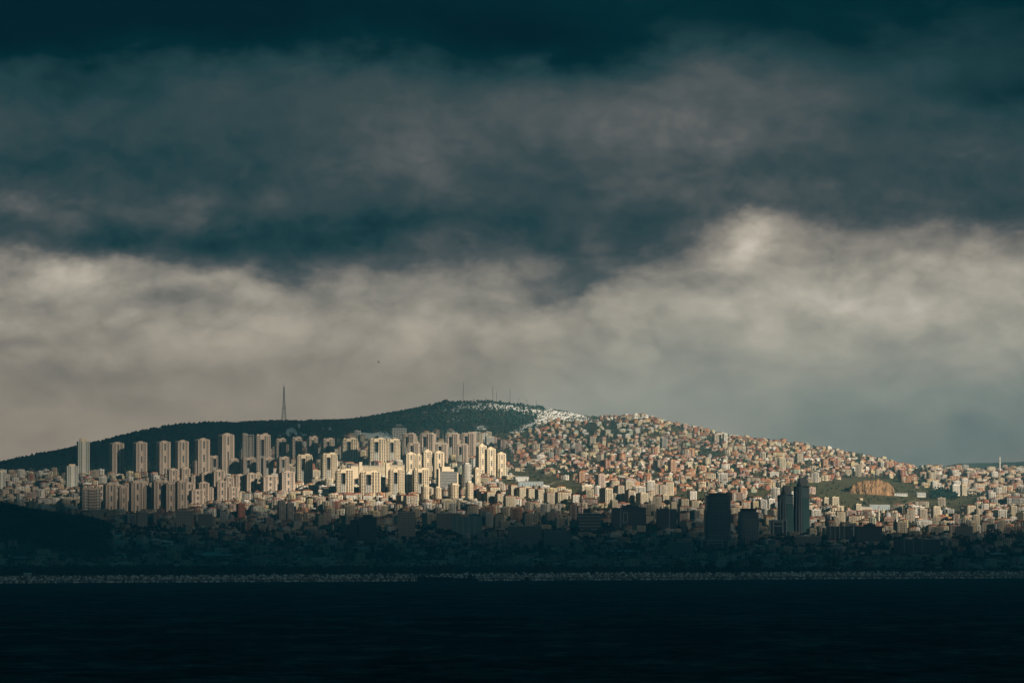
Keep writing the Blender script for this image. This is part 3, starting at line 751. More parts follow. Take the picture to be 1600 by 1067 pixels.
tower_row([(157, 20, 757), (182, 18, 755), (203, 18, 754), (223, 16, 752), (239, 16, 753), (258, 17, 750), (276, 15, 752), (295, 18, 753), (318, 18, 752), (346, 18, 750)], P_SLABL, 'grey beige tower', 'of the row filling gaps in the left estate', 'towers filling gaps in the left estate', 14, M['tower_beige'], base=786)
tower_row([(172, 22, 753), (192, 16, 758), (213, 24, 750), (230, 14, 758), (248, 22, 748), (266, 18, 752), (283, 19, 749), (307, 24, 764, 790), (334, 26, 760, 785), (363, 20, 760, 782)], P_SLABL, 'tan striped tower', 'in the lowest row of the left estate', 'lowest row of the left estate', 20, M['tower_beige'], base=801)
put(P_BLOCK[1], 'apartment_tower', 141, 34, 760, 802, 18, wallmat=M['tower_beige'], extra_h=2, label='broad tan block of flats at the left foot of the striped towers', cat='apartment tower')
tower_row([(538, 28, 732), (578, 32, 735), (619, 25, 731), (657, 26, 731)], P_RECESS, 'sunlit tower with white balcony grid', 'of the four nearest sunlit towers', 'nearest row of sunlit towers', 9, M['tower_cream'], base=775)
tower_row([(598, 9, 742), (638, 13, 737)], P_SLABL, 'narrow pale tower', 'of two squeezed between recessed towers', 'narrow pale towers', 30, M['tower_white'], base=772)
tower_row([(665, 19, 758, 783), (684, 17, 760, 783), (710, 25, 755, 783)], P_ROUND, 'short round fronted cream tower', 'of three before the sunlit towers', 'round fronted towers', 20, M['tower_cream'], 3)
put(P_ROUND, 'apartment_tower', 733.5, 16, 752, 784, 20, wallmat=M['tower_cream'], extra_h=3, label='short round tower standing just below the tall white round tower', cat='apartment tower')
put(P_ROUNDW, 'apartment_tower', 729, 19, 723, 764, 20, wallmat=M['tower_white'], extra_h=3, label='tall white round fronted tower beside dark glass stepped block', cat='apartment tower')
put(P_SLABL, 'apartment_tower', 745, 11, 730, 758, 30, wallmat=M['tower_cream'], extra_h=5, label='slim cream tower right of the white round tower', cat='apartment tower')
put(P_GRID, 'apartment_tower', 129.5, 21, 685, 748, 14, extra_h=7.5, label='tall white gridded tower with teal glass at the left of the hill', cat='apartment tower')
put(P_GRID, 'apartment_tower', 112, 21, 725, 764, 14, extra_h=7.5, label='lower white gridded tower in front of the tall white one', cat='apartment tower')
put(P_GRID, 'apartment_tower', 2, 13, 735, 764, 14, extra_h=7.5, label='white gridded tower cut by the left edge of the picture', cat='apartment tower')
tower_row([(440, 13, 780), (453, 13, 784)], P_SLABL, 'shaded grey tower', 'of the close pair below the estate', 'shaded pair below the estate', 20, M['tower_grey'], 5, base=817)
put(P_SLABL, 'apartment_tower', 376, 14, 785, 812, 25, wallmat=MW['terracotta'], extra_h=5, label='dusky red brown tower right of the domed mosque', cat='apartment tower')

# --- tower under construction: bare floors
def unfinished(px, w, top, base):
    D = find_D(px, base); x = (px - 800) / FPX * D; z = float(ground(x, D)); h = z_at(top, D) - z; s = w * D / FPX / 2
    t = empty('unfinished_tower', (x, D, z), R(20), 'unfinished tower of bare floors and stepped top beside the tallest slab', 'unfinished tower')
    c = MB(); c.box(-s * .45, s * .1, -4, 6, -20, h); c.box(s * .2, s * .55, -3, 7, -20, h * .9); c.build('core', M['concrete'], t)
    f = MB(); n = 20
    for i in range(n):
        zz = i * h / n; k = 1.0 if i < n * .62 else (.75 if i < n * .8 else .5); f.box(-s * .7 * k, s * .72, -8, 9, zz, zz + 1.5, bottom=True)
    f.build('floor_slab', M['concrete'], t)['kind'] = 'stuff'
    q = MB()
    for i in range(5):
        c = -s * .66 + i * s * .33; q.box(c, c + .9, -7.8, -6.9, -20, h * (.6 if i == 0 else .78 if i == 1 else .98)); q.box(c, c + .9, 7.6, 8.6, -20, h * .58)
    q.build('column', M['concrete'], t)['kind'] = 'stuff'
    TAKEN.append((x, D, s)); COVER.append((D, px - w / 2, px + w / 2, top, base))
unfinished(385, 30, 677, 742)
put(P_RECESS, 'apartment_tower', 409, 28, 677, 738, 20, wallmat=M['tower_beige'], extra_h=5, label='broad tower with a bright upper storey right of the unfinished tower', cat='apartment tower')

# --- long slab with arms on the terrace, the terraced block, the stepped dark glass block
def long_slab():
    px0, px1, top, base = 548, 640, 723, 752
    D = find_D(590, base) + 30; x = (594 - 800) / FPX * D; z = float(ground(x, D)); h = z_at(top, D) - z; w = (px1 - px0) * D / FPX / 2
    t = empty('long_apartment_slab', (x, D, z), R(10), 'long cream slab block with a flat roof line behind the nearest sunlit towers', 'apartment slab')
    a = MB(); a.box(-w, w * .2, 0, 13, -12, h * .80); a.box(w * .32, w, 2, 14, -12, h * .86); a.box(w * .2, w * .32, -2, 12, -12, h); a.box(-w * .72, -w * .62, -2, 12, -12, h * 1.05); a.build('wall', M['tower_cream'], t)
    r = MB(); r.box(-w - .6, w * .19, -.8, 13.6, h * .80, h * .85, bottom=True); r.box(w * .33, w + .6, 1.2, 14.6, h * .86, h * .90, bottom=True); r.build('roof', M['concrete'], t)
    k = MB(); wins(k, -w * .6, w * .2, 0, 13, 1, h * .78, 18, 10, 1.7, 1.6, 'f'); wins(k, w * .34, w, 2, 14, 1, h * .84, 14, 10, 1.7, 1.6, 'f'); k.build('window', M['glass'], t)['kind'] = 'stuff'
    TAKEN.extend([(x + q * w, D + 6, 24) for q in (-.8, -.4, 0, .4, .8)]); COVER.append((D, px0, px1, top, base))
long_slab()
def terraced_block():
    px, w, top, base = 623, 25, 663, 690
    D = find_D(px, base); x = (px - 800) / FPX * D; z = float(ground(x, D)); h = z_at(top, D) - z; s = w * D / FPX / 2
    t = empty('terraced_block', (x, D, z), R(16), 'white terraced block of projecting floors standing on the wooded hillside', 'apartment block')
    c = MB(); c.box(-s * .75, s * .72, -7, 8, -20, h * .84); c.box(-s * .45, s * .35, -5, 6, h * .84, h * .93); c.build('core', M['recess'], t)
    f = MB()
    for i in range(7): zz = i * h * .12; f.box(-s * (.86 + .02 * i), s * (.84 + .015 * i), -9, 10, zz, zz + 1.7, bottom=True)
    f.build('floor_slab', M['tower_white'], t)['kind'] = 'stuff'
    r = MB(); r.hip(s * 1.0, 12, h * .93, h, 1.0); r.build('roof', M['concrete'], t)
    q = MB()
    for i in range(6): cc = -s * .86 + i * s * .33; q.box(cc, cc + 1, -8.9, -7.9, -10, h * .74)
    q.build('pier', M['tower_white'], t)['kind'] = 'stuff'
    TAKEN.append((x, D, s)); COVER.append((D, px - w / 2, px + w / 2, top, base))
terraced_block()
def stepped_glass():
    px, w, top, base = 699, 34, 729, 766
    D = find_D(px, base); x = (px - 800) / FPX * D; z = float(ground(x, D)); h = z_at(top, D) - z; s = w * D / FPX / 2
    t = empty('stepped_glass_block', (x, D, z), R(18), 'stepped block with cream crown over a dark glass front among sunlit towers', 'apartment block')
    a = MB(); a.box(-s * .9, s * .55, -8, 9, -12, h * .8); a.box(s * .55, s * .9, -6, 8, -12, h * .72); a.build('glass_front', M['office'], t)
    b = MB(); b.box(-s * .6, s * .2, -7, 8, h * .8, h); b.box(s * .2, s * .56, -6, 7, h * .8, h * .9); b.box(-s * .95, -s * .82, -8.6, 9.6, -12, h * .9); b.box(s * .86, s * .97, -6.6, 8.6, -12, h * .75); b.build('wall', M['tower_cream'], t)
    f = MB()
    for i in range(12): zz = 1 + i * h * .066; f.box(-s * .8, s * .85, -8.7, -5, zz, zz + .7, bottom=True)
    f.build('balcony', M['tower_white'], t)['kind'] = 'stuff'
    TAKEN.append((x, D, s)); COVER.append((D, px - w / 2, px + w / 2, top, base))
stepped_glass()

# --- red roofed blocks just below the towers and along the sunlit edge
for i, (px, w, top, base, pi, wc, yaw) in enumerate([
    (752, 15, 762, 778, 0, 'cream', 30), (771, 20, 759, 777, 0, 'cream', 25), (764, 17, 767, 787, 2, 'cream', 32), (780, 15, 770, 789, 2, 'cream', 30), (796, 19, 773, 795, 2, 'cream', 16), (801, 15, 756, 778, 2, 'cream', 32),
    (814, 15, 760, 779, 2, 'cream', 33), (828, 14, 762, 779, 2, 'cream', 33), (843, 15, 763, 783, 2, 'cream', 35), (858, 17, 768, 790, 2, 'beige', 28), (877, 20, 767, 789, 2, 'cream', 20),
    (947, 21, 763, 789, 4, 'cream', 42), (968, 15, 757, 774, 2, 'beige', 30), (959, 12, 781, 797, 4, 'cream', 24), (984, 16, 766, 788, 4, 'beige', 34), (1003, 20, 770, 790, 4, 'cream', 36), (632, 26, 772, 788, 0, 'cream', 30), (642, 24, 772, 790, 0, 'beige', 20),
    (755, 18, 766, 786, 0, 'pink', 34), (899, 13, 771, 788, 0, 'white', 20), (548, 17, 772, 782, 3, 'white', 14), (574, 16, 773, 783, 3, 'white', 14), (505, 17, 763, 774, 3, 'white', 10), (480, 17, 765, 776, 3, 'cream', 16), (461, 17, 766, 775, 3, 'cream', 12), (438, 14, 770, 779, 3, 'beige', 14), (418, 17, 772, 780, 3, 'beige', 12),
    (1160, 14, 762, 779, 1, 'orange', 30), (1150, 30, 769, 785, 1, 'brown', 30), (1180, 10, 783, 798, 4, 'yellow', 12), (1192, 14, 780, 798, 1, 'grey', 24), (1204, 14, 779, 795, 1, 'white', 30),
    (1290, 10, 777, 790, 1, 'cream', 30), (1304, 14, 776, 791, 1, 'cream', 24), (1340, 12, 787, 800, 1, 'cream', 30), (1459, 10, 752, 764, 4, 'white', 28), (1492, 16, 757, 774, 1, 'white', 28), (1505, 12, 757, 774, 4, 'cream', 30),
    (1515, 18, 788, 806, 2, 'cream', 24), (1484, 14, 795, 806, 1, 'grey', 20), (1563, 20, 796, 812, 4, 'white', 26), (1583, 12, 790, 803, 1, 'cream', 20), (1420, 26, 742, 753, 3, 'orange', 8), (1585, 30, 775, 790, 3, 'grey', 12), (1133, 8, 677, 692, 4, 'white', 24), (1120, 14, 678, 690, 1, 'beige', 24)]):
    wide = {0: 'six storey', 1: 'flat roofed', 2: 'tall narrow', 3: 'low wide', 4: 'slender', 5: 'short'}[pi]
    where = ('below the left estate' if px < 470 else 'below nearest sunlit towers' if px < 660 else 'below the mosque meadow' if px < 900 else 'behind dark terraced office' if px < 1010 else
             'behind tallest dark tower' if px < 1240 and base > 760 else 'on the right ridge line' if px < 1240 else 'below the quarry slope' if px < 1350 else 'right of the quarry' if px < 1470 else 'in right hand district')
    rt = ', red roof,' if pi in (0, 2, 3) else ''
    put(P_BLOCK[pi], 'apartment_block', px, w, top, base, yaw, wallmat=MW[wc], extra_h=3 if pi in (0, 2, 3) else 1, group='blocks of flats', cat='apartment block', label='@%s %s block%s %s' % (wide, wc, rt, where))
# sort out look-alikes among them by their order from the left
def settle(labels):
    d = {}
    for o in labels: d.setdefault(o['label'], []).append(o)
    for k, v in d.items():
        v.sort(key=lambda o: o.location.x / o.location.y)
        for i, o in enumerate(v):
            q = ordinal(i, len(v)); o['label'] = k + ((', ' + q + (' of the pair' if len(v) == 2 and len(k.split()) < 12 else '')) if q else '')
bl = [o for o in scene.objects if o.get('label', '').startswith('@')]
for o in bl: o['label'] = o['label'][1:]
# ------------------------------------------------------------------ dark offices near the shore
def stand(px, base, top, wpx, D=None):
    D = D or find_D(px, base); x = (px - 800) / FPX * D; z = float(ground(x, D)); TAKEN.append((x, D, wpx * D / FPX * .7)); COVER.append((D, px - wpx / 2, px + wpx / 2, top, base))
    return x, D, z, z_at(top, D) - z, wpx * D / FPX / 2
def curved_tower(px, wpx, top, base, label, crown, shoulder):
    x, D, z, h, s = stand(px, base, top, wpx)
    t = empty('office_tower', (x, D, z), R(8), label, 'office tower')
    n = 22; hb = h * (1 - crown)
    def outline(k, inset=0):            # rounded rectangle with bowed sides
        pts = []
        for i in range(24):
            a = 2 * math.pi * (i + .5) / 24; c, sn = math.cos(a), math.sin(a)
            e = 0.42
            pts.append((math.copysign(abs(c) ** e, c) * (s * k - inset), math.copysign(abs(sn) ** e, sn) * (s * .8 * k - inset)))
        return pts
    prof = [(0, .90), (.35, .95), (.62, 1.0), (shoulder - .01, 1.0), (shoulder, .935), (1.0, .945)]
    b = MB()
    for (f0, k0), (f1, k1) in zip(prof[:-1], prof[1:]):
        b.prism(outline(k0, .5), hb * f0 - (12 if f0 == 0 else 0), hb * f1, 0, outline(k1, .5))
    b.build('curtain_wall', M['office'], t)
    f = MB()
    for i in range(n):
        q = i / n; k = np.interp(q, [p[0] for p in prof], [p[1] for p in prof]); f.prism(outline(k, .05), hb * q, hb * q + .8)
    f.build('floor_band', M['frame_light'], t)['kind'] = 'stuff'
    v = MB()
    for i in range(-5, 6):
        cx = i * s * .16; v.box(cx - .25, cx + .25, -s * .8 - .15, -s * .8 + 1.2, 0, hb * .98)
    v.build('mullion', M['frame_light'], t)['kind'] = 'stuff'
    c = MB(); c.prism(outline(.74), hb, h * .985); c.prism(outline(.78), h * .97, h); c.build('crown', M['office'], t)
    cb = MB(); cb.prism(outline(.95), hb, hb + 1.2); cb.build('parapet', M['office_frame'], t)
    return t
curved_tower(1121, 42, 770, 850, 'tallest dark glass office tower with bowed sides and stepped crown', .06, .72)
curved_tower(1169, 33, 794, 848, 'shorter dark office tower with rounded crown right of the tallest one', .12, .8)
def twin(px, wpx, top, spire, base, label):
    x, D, z, h, s = stand(px, base, top, wpx); hs = z_at(spire, D) - z
    t = empty('pointed_glass_tower', (x, D, z), R(0), label, 'office tower', 'twin pointed glass towers')
    # leaning rear slab: wider at the foot
    b = MB(); b.add([(s * .15, -9, -10), (s * 1.05, -7, -10), (s * 1.05, 11, -10), (s * .15, 12, -10), (-s * .05, -9, h), (s * .93, -7, h), (s * .93, 11, h), (-s * .05, 12, h)],
                    [(4, 5, 6, 7), (0, 1, 5, 4), (1, 2, 6, 5), (2, 3, 7, 6), (3, 0, 4, 7)]); b.build('rear_slab', M['office_teal'], t)
    nb = MB()
    for i in range(5): zz = h * (.955 - i * .042); nb.box(s * .02, s * .96, -8.9, 4, zz, zz + .9, bottom=True)
    nb.build('light_band', M['boat_white'], t)['kind'] = 'stuff'
    tb = MB(); tb.box(-s * .02, s * .94, -8.6, 9, h * .985, h + .8); tb.build('parapet', M['office'], t)
    # curved prow in front, swelling at mid height, ending in a spike
    def lens(k, c): return [(-s * k + c, -4), (-s * .55 * k + c, -13), (c, -16), (s * .55 * k + c, -13), (s * k * .98 + c, -4), (s * .5 * k + c, 3), (-s * .5 * k + c, 3)]
    lv = [(-10, .66, -s * .36), (h * .30, .66, -s * .36), (h * .55, .60, -s * .36), (h * .80, .48, -s * .36), (h, .36, -s * .34), (h + (hs - h) * .35, .22, -s * .32), (hs, .01, -s * .30)]
    p = MB()
    for (z0, k0, c0), (z1, k1, c1) in zip(lv[:-1], lv[1:]): p.prism(lens(k0, c0), z0, z1, 0, lens(k1, c1))
    p.build('prow', M['office'], t)
    fin = MB()
    for j in (1, 2, 3, 4, 0):
        for (z0, k0, c0), (z1, k1, c1) in zip(lv[:4], lv[1:5]):
            a, c = lens(k0, c0)[j], lens(k1, c1)[j]; fin.tube((a[0], a[1] - .2, z0), (c[0], c[1] - .2, z1), .42, .42, 4)
    fin.build('fin', M['boat_white'], t)['kind'] = 'stuff'
    lw = MB(); lw.add([(-s * 1.0, -2, -10), (-s * .7, -6, -10), (-s * .7, 6, -10), (-s * 1.0, 6, -10), (-s * .98, -2, h), (-s * .62, -6, h), (-s * .62, 6, h), (-s * .98, 6, h)], [(4, 5, 6, 7), (0, 1, 5, 4), (1, 2, 6, 5), (2, 3, 7, 6), (3, 0, 4, 7)]); lw.build('side_wing', M['office'], t)
    sc = MB(); sc.add([(-s * .1, 4, h + .8), (s * .8, 4, h + .8), (s * .8, 8, h + .8), (-s * .1, 8, h + .8), (-s * .25, 5, hs * .99), (s * .62, 5, hs * .975), (s * .62, 7, hs * .975), (-s * .25, 7, hs * .99)], [(4, 5, 6, 7), (0, 1, 5, 4), (1, 2, 6, 5), (2, 3, 7, 6), (3, 0, 4, 7)]); sc.build('roof_screen', M['office_frame'], t)
twin(1252, 25, 760, 745, 836, 'taller right hand glass tower of the pointed pair')
twin(1227, 25, 773, 757, 836, 'lower left hand glass tower of the pointed pair')
def office_box(px, wpx, top, base, yaw, label, fn, depth=22):
    x, D, z, h, s = stand(px, base, top, wpx); t = empty('office_block', (x, D, z), R(yaw), label, 'office block')
    fn(t, s, h, depth / 2); return t
def f_plain(t, s, h, d, mat='office', roof=True, fins=()):
    b = MB(); b.box(-s, s, -d, d, -12, h); b.build('curtain_wall', M[mat], t)
    f = MB()
    for i in range(int(h / 3.6)): f.box(-s - .12, s + .12, -d - .12, d + .12, 2 + i * 3.6, 2.35 + i * 3.6)
    f.build('floor_band', M['office_frame'], t)['kind'] = 'stuff'
    v = MB()
    for c in fins: v.box(c * s - .6, c * s + .6, -d - .5, -d + .3, -10, h)
    if fins: v.build('fin', M['frame_light'], t)
    if roof: r = MB(); r.box(-s * .4, s * .5, -d * .5, d * .5, h, h + 4.5); r.box(-s * .1, s * .2, -d * .3, d * .3, h + 4.5, h + 7); r.build('roof_housing', M['office'], t)
def f_sign(t, s, h, d):
    f_plain(t, s, h, d, 'office', True, (-.5,))
    m = MB(); x0, x1, z0, z1 = -s * .34, -s * .08, h * .28, h * .78
    for a in ((x0, x0 + .8, z0, z1), (x1 - .8, x1, z0, z1), (x0 + .8, x1 - .8, z0, z0 + .8), (x0 + .8, x1 - .8, z1 - .8, z1)): m.box(a[0], a[1], -d - .7, -d - .2, a[2], a[3], bottom=True)
    m.build('outline_frame', M['boat_white'], t)
def f_terrace(t, s, h, d):
    b = MB(); b.box(-s * .96, s * .92, -d * .9, d, -12, h * .92); b.box(-s * .45, s * .1, -d * .3, d * .6, h * .92, h * 1.18); b.build('curtain_wall', M['office'], t)
    f = MB()
    for i, k in enumerate((.95, .98, 1.0, 1.0, .98, .9)): zz = h * (.93 - i * .17); f.box(-s * k + (3 if i in (0, 3) else 0), s * (k - .04), -d - .6, d, zz, zz + 1.3, bottom=True)
    f.build('floor_band', M['frame_light'], t)
def f_pair(t, s, h, d):
    b = MB(); b.box(-s, s, -d, d, -12, h); b.box(-s * .5, s * .6, -d * .6, d * .7, h, h + 5); b.build('curtain_wall', M['office'], t)
    c = MB(); c.box(-s * 2.4, -s * 1.05, -d * .7, d * .9, -12, h * .72); c.box(-s * 1.9, -s * 1.1, -d * .4, d * .6, h * .72, h * .9); c.build('low_wing', M['office'], t)
    f = MB()
    for i in range(9): f.box(-s - .15, s + .15, -d - .15, d + .15, 3 + i * h * .105, 3.5 + i * h * .105)
    f.build('floor_band', M['office_frame'], t)['kind'] = 'stuff'
def f_white_frame(t, s, h, d):
    b = MB(); b.box(-s + 1, s - 1, -d + .5, d, -12, h * .95); b.build('curtain_wall', M['office'], t)
    f = MB()
    for c in (-.98, -.6, .52, .95): f.box(c * s - .9, c * s + .9, -d - .5, d * .4, -10, h)
    for c in (.86, .62): f.box(-s * .58, s * .5, -d - .4, d * .4, h * c, h * c + 1.3, bottom=True)
    f.box(-s, -s * .55, -d - .5, d, h * .96, h, bottom=True); f.box(s * .5, s, -d - .5, d, h * .98, h * 1.02, bottom=True); f.build('frame', M['frame_light'], t)
    r = MB(); r.add([(-s * .5, -d, h * .95), (s * .45, -d, h * .95), (s * .45, d, h * .95), (-s * .5, d, h * .95), (-s * .5, -d, h * 1.04), (-s * .5, d, h * 1.04)], [(4, 1, 2, 5), (0, 1, 4), (3, 5, 2), (0, 4, 5, 3)]); r.build('roof', M['tin'], t)
def f_grid(t, s, h, d, mat='concrete'):
    b = MB(); b.box(-s, s, -d, d, -12, h); b.build('wall', M[mat], t)
    k = MB(); wins(k, -s, s, -d, d, 1, h - .5, max(4, int(s * 2 / 3.6)), max(3, int(h / 3.3)), 2.1, 1.7, 'flr'); k.build('window', M['glass'], t)['kind'] = 'stuff'
    r = MB(); r.box(-s - .5, s + .5, -d - .5, d + .5, h, h + .8, bottom=True); r.build('roof', M['tin'], t)
office_box(574, 28, 808, 848, 6, 'black office slab with lower wing left of centre in shade', f_pair, 20)
office_box(920, 37, 800, 830, 8, 'dark office with pale horizontal terrace bands', f_terrace)
office_box(982, 53, 793, 826, 4, 'wide dark office block with a pale rectangular outline on its front', f_sign)
office_box(1041, 31, 795, 828, 4, 'plain teal dark office block with one pale fin', lambda t, s, h, d: f_plain(t, s, h, d, 'office', False, (.25,)))
office_box(1215, 27, 812, 838, 4, 'low office with white upright frames before the pointed towers', f_white_frame)
office_box(1063, 40, 847, 868, 2, 'low pale gridded school block below the dark offices', f_grid, 14)
office_box(1117, 42, 843, 858, 3, 'low podium with pale portal frames at the foot of the tallest tower', f_white_frame, 16)
office_box(1262, 40, 838, 854, 2, 'long pale grey gridded block under the pointed towers', f_grid, 14)
office_box(1310, 36, 822, 846, 6, 'dark ribbed block right of the pointed towers', lambda t, s, h, d: f_plain(t, s, h, d, 'tower_grey' if False else 'office', False, (-.8, -.4, 0, .4)))
office_box(1329, 14, 817, 842, 6, 'small block with a white upright fin and white canopy', f_white_frame, 14)
office_box(1357, 40, 822, 850, 4, 'dark stepped block right of the white finned block', lambda t, s, h, d: f_plain(t, s, h, d, 'office', True))
office_box(1432, 70, 842, 866, 2, 'broad low dark block in the shaded right district', lambda t, s, h, d: f_plain(t, s, h, d, 'office', False, (-.6, -.2, .2)), 26)
office_box(1505, 26, 822, 840, 5, 'dark slab rising at the edge of the sunlight on the right', lambda t, s, h, d: f_plain(t, s, h, d, 'office', True), 18)
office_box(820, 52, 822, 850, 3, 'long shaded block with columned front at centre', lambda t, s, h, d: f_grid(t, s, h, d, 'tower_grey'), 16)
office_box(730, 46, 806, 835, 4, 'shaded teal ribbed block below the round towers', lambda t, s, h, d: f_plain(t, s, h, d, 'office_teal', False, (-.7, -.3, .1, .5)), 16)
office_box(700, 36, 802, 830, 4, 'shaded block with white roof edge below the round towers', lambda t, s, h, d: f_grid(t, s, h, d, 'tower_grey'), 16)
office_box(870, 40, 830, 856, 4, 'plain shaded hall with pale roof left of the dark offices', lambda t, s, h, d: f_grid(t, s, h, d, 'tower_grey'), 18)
office_box(635, 26, 800, 842, 6, 'shaded slab of flats with tan windows right of the black office', lambda t, s, h, d: f_grid(t, s, h, d, 'tower_beige'), 14)
office_box(288, 26, 798, 826, 6, 'shaded pale gridded block below the left estate', lambda t, s, h, d: f_grid(t, s, h, d, 'tower_beige'), 14)
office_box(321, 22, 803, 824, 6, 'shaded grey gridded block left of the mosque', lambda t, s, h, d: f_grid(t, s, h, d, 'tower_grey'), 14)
office_box(153, 18, 796, 814, 10, 'shaded cream block at the foot of the wooded mound', lambda t, s, h, d: f_grid(t, s, h, d, 'tower_beige'), 12)
office_box(222, 16, 800, 826, 14, 'shaded tall pale block below the lowest striped towers', lambda t, s, h, d: f_grid(t, s, h, d, 'tower_beige'), 12)

# ------------------------------------------------------------------ mosques and minarets
def mosque(px, wpx, dome_top, base, minarets, label, wall='pink'):
    x, D, z, h, s = stand(px, base, dome_top, wpx)
    t = empty('mosque', (x, D, z), R(12), label, 'mosque')
    b = MB(); b.box(-s, s, -s * .9, s * .9, -8, h * .48); b.box(-s * .75, s * .75, -s * .7, s * .7, h * .48, h * .56); b.build('wall', MW[wall], t)
    r = s * .62; dm = MB(); dm.lathe([(r * 1.03, h * .56), (r * 1.03, h * .62), (r, h * .63)] + [(r * math.cos(a), h * .63 + (h * .35) * math.sin(a)) for a in np.linspace(.15, 1.35, 6)] + [(.15, h * .985), (.12, h)], 16); dm.build('dome', M['lead'], t, True)
    k = MB(); wins(k, -s, s, -s * .9, s * .9, 1, h * .46, 5, 2, s * .16, h * .15, 'fblr'); k.build('window', M['glass'], t)['kind'] = 'stuff'
    for ox, topy in minarets:
        hm = z_at(topy, D) - z; xx = ox * D / FPX
        m = MB(); m.lathe([(1.9, -6), (1.9, hm * .30), (1.35, hm * .34), (1.25, hm * .68), (2.3, hm * .70), (2.3, hm * .74), (1.1, hm * .745), (1.05, hm * .86)], 10, cx=xx, cy=-s * .6); mo = m.build('minaret', M['tower_white'], t)
        c = MB(); c.lathe([(1.3, hm * .86), (.1, hm)], 10, cx=xx, cy=-s * .6); c.build('cone_cap', M['lead'], mo)
mosque(361, 14, 802, 823, [(-7.5, 790)], 'pinkish mosque with grey dome and one minaret below the estate', 'pink')
mosque(797, 13, 738, 748, [(-6, 726)], 'small cream mosque with slim white minaret on the meadow', 'cream')
mosque(1387, 16, 799, 818, [(-16, 789), (13, 799)], 'brown mosque with a dome between slim minarets on the right', 'brown')
def lone_minaret(px, top, base):
    x, D, z, h, s = stand(px, base, top, 5)
    t = empty('minaret', (x, D, z), 0, 'tall pale minaret standing above the roofs at the far right', 'minaret')
    m = MB(); m.lathe([(2.6, -8), (2.6, h * .2), (1.9, h * .24), (1.8, h * .5), (3.0, h * .52), (3.0, h * .56), (1.7, h * .565), (1.6, h * .72), (2.7, h * .74), (2.7, h * .77), (1.5, h * .775), (1.4, h * .88)], 12); m.build('shaft', M['tower_white'], t)
    c = MB(); c.lathe([(1.8, h * .88), (.1, h)], 12); c.build('cone_cap', M['lead'], t)
lone_minaret(1562, 711, 738)

# ------------------------------------------------------------------ masts on the ridge
def lattice(px, top, base, wb, label, D=None):
    D = D or find_D(px, base); x = (px - 800) / FPX * D; z = float(ground(x, D)) - 2; h = z_at(top, D) - z
    t = empty('lattice_mast', (x, D, z), R(20), label, 'mast')
    a = wb * D / FPX / 2; wt = a * .16
    leg = MB(); br = MB(); n = 14
    q = [(-1, -1), (1, -1), (1, 1), (-1, 1)]
    wid = lambda f: a + (wt - a) * min(1, f / .72) ** .8
    for sx, sy in q:
        l = MB()
        for i in range(n):
            f0, f1 = i / n * .88, (i + 1) / n * .88
            l.tube((sx * wid(f0), sy * wid(f0), h * f0), (sx * wid(f1), sy * wid(f1), h * f1), .42 if i < 7 else .32, None, 4)
        l.build('leg', M['steel'], t)
    for i in range(n):
        f0, f1 = i / n * .88, (i + 1) / n * .88
        for k in range(4):
            s0, s1 = q[k], q[(k + 1) % 4]
            br.tube((s0[0] * wid(f0), s0[1] * wid(f0), h * f0), (s1[0] * wid(f1), s1[1] * wid(f1), h * f1), .17, None, 3); br.tube((s1[0] * wid(f0), s1[1] * wid(f0), h * f0), (s0[0] * wid(f1), s0[1] * wid(f1), h * f1), .17, None, 3)
            br.tube((s0[0] * wid(f1), s0[1] * wid(f1), h * f1), (s1[0] * wid(f1), s1[1] * wid(f1), h * f1), .3, None, 3)
    br.build('brace', M['steel'], t)['kind'] = 'stuff'
    tp = MB(); tp.tube((0, 0, h * .86), (0, 0, h), .5, .25, 6); tp.build('aerial', M['steel'], t)
    pl = MB()
    for f in (.40, .55, .66, .77): pl.box(-wid(f) - 1, wid(f) + 1, -wid(f) - 1, wid(f) + 1, h * f, h * f + .8, bottom=True)
    pl.build('platform', M['steel'], t)
lattice(443.5, 597, 660, 8, 'tall lattice transmitter mast on the ridge of the wooded hill', 12780)
MASTS = [(724, 597, 'tallest slim pole mast at the left end of the snowy summit'), (770, 605, 'slim mast on the crown of the snowy summit'), (797, 606, 'slim mast right of the summit crown'), (776, 612, 'short thin mast beside the summit crown mast'), (810, 621, 'short stout mast right of the summit masts'), (823, 623, 'thin low aerial on the right shoulder of the summit'), (838, 626, 'small rightmost aerial above the snow field'), (759, 620, 'tiny aerial left of the summit crown'), (740, 622, 'tiny aerial near the tallest pole mast')]
for px, top, lab in MASTS:
    D = 13290; x = (px - 800) / FPX * D; z = float(ground(x, D)) - 2; h = z_at(top, D) - z
    t = empty('radio_mast', (x, D, z), 0, lab, 'mast', 'masts on the summit')
    p = MB(); p.tube((0, 0, 0), (0, 0, h), .85 if h > 35 else .6, .45 if h > 35 else .3, 6); p.build('pole', M['steel'], t)
    c = MB()
    for f in (.55, .7, .85): c.box(-1.0, 1.0, -.5, .5, h * f, h * f + 1.6, bottom=True)
    c.build('antenna', M['steel'], t)
    w = MB()
    for a in (0, 2.1, 4.2): w.tube((0, 0, h * .8), (math.cos(a) * h * .3, math.sin(a) * h * .3, 2), .06, None, 3)
    w.build('guy_wire', M['steel'], t)

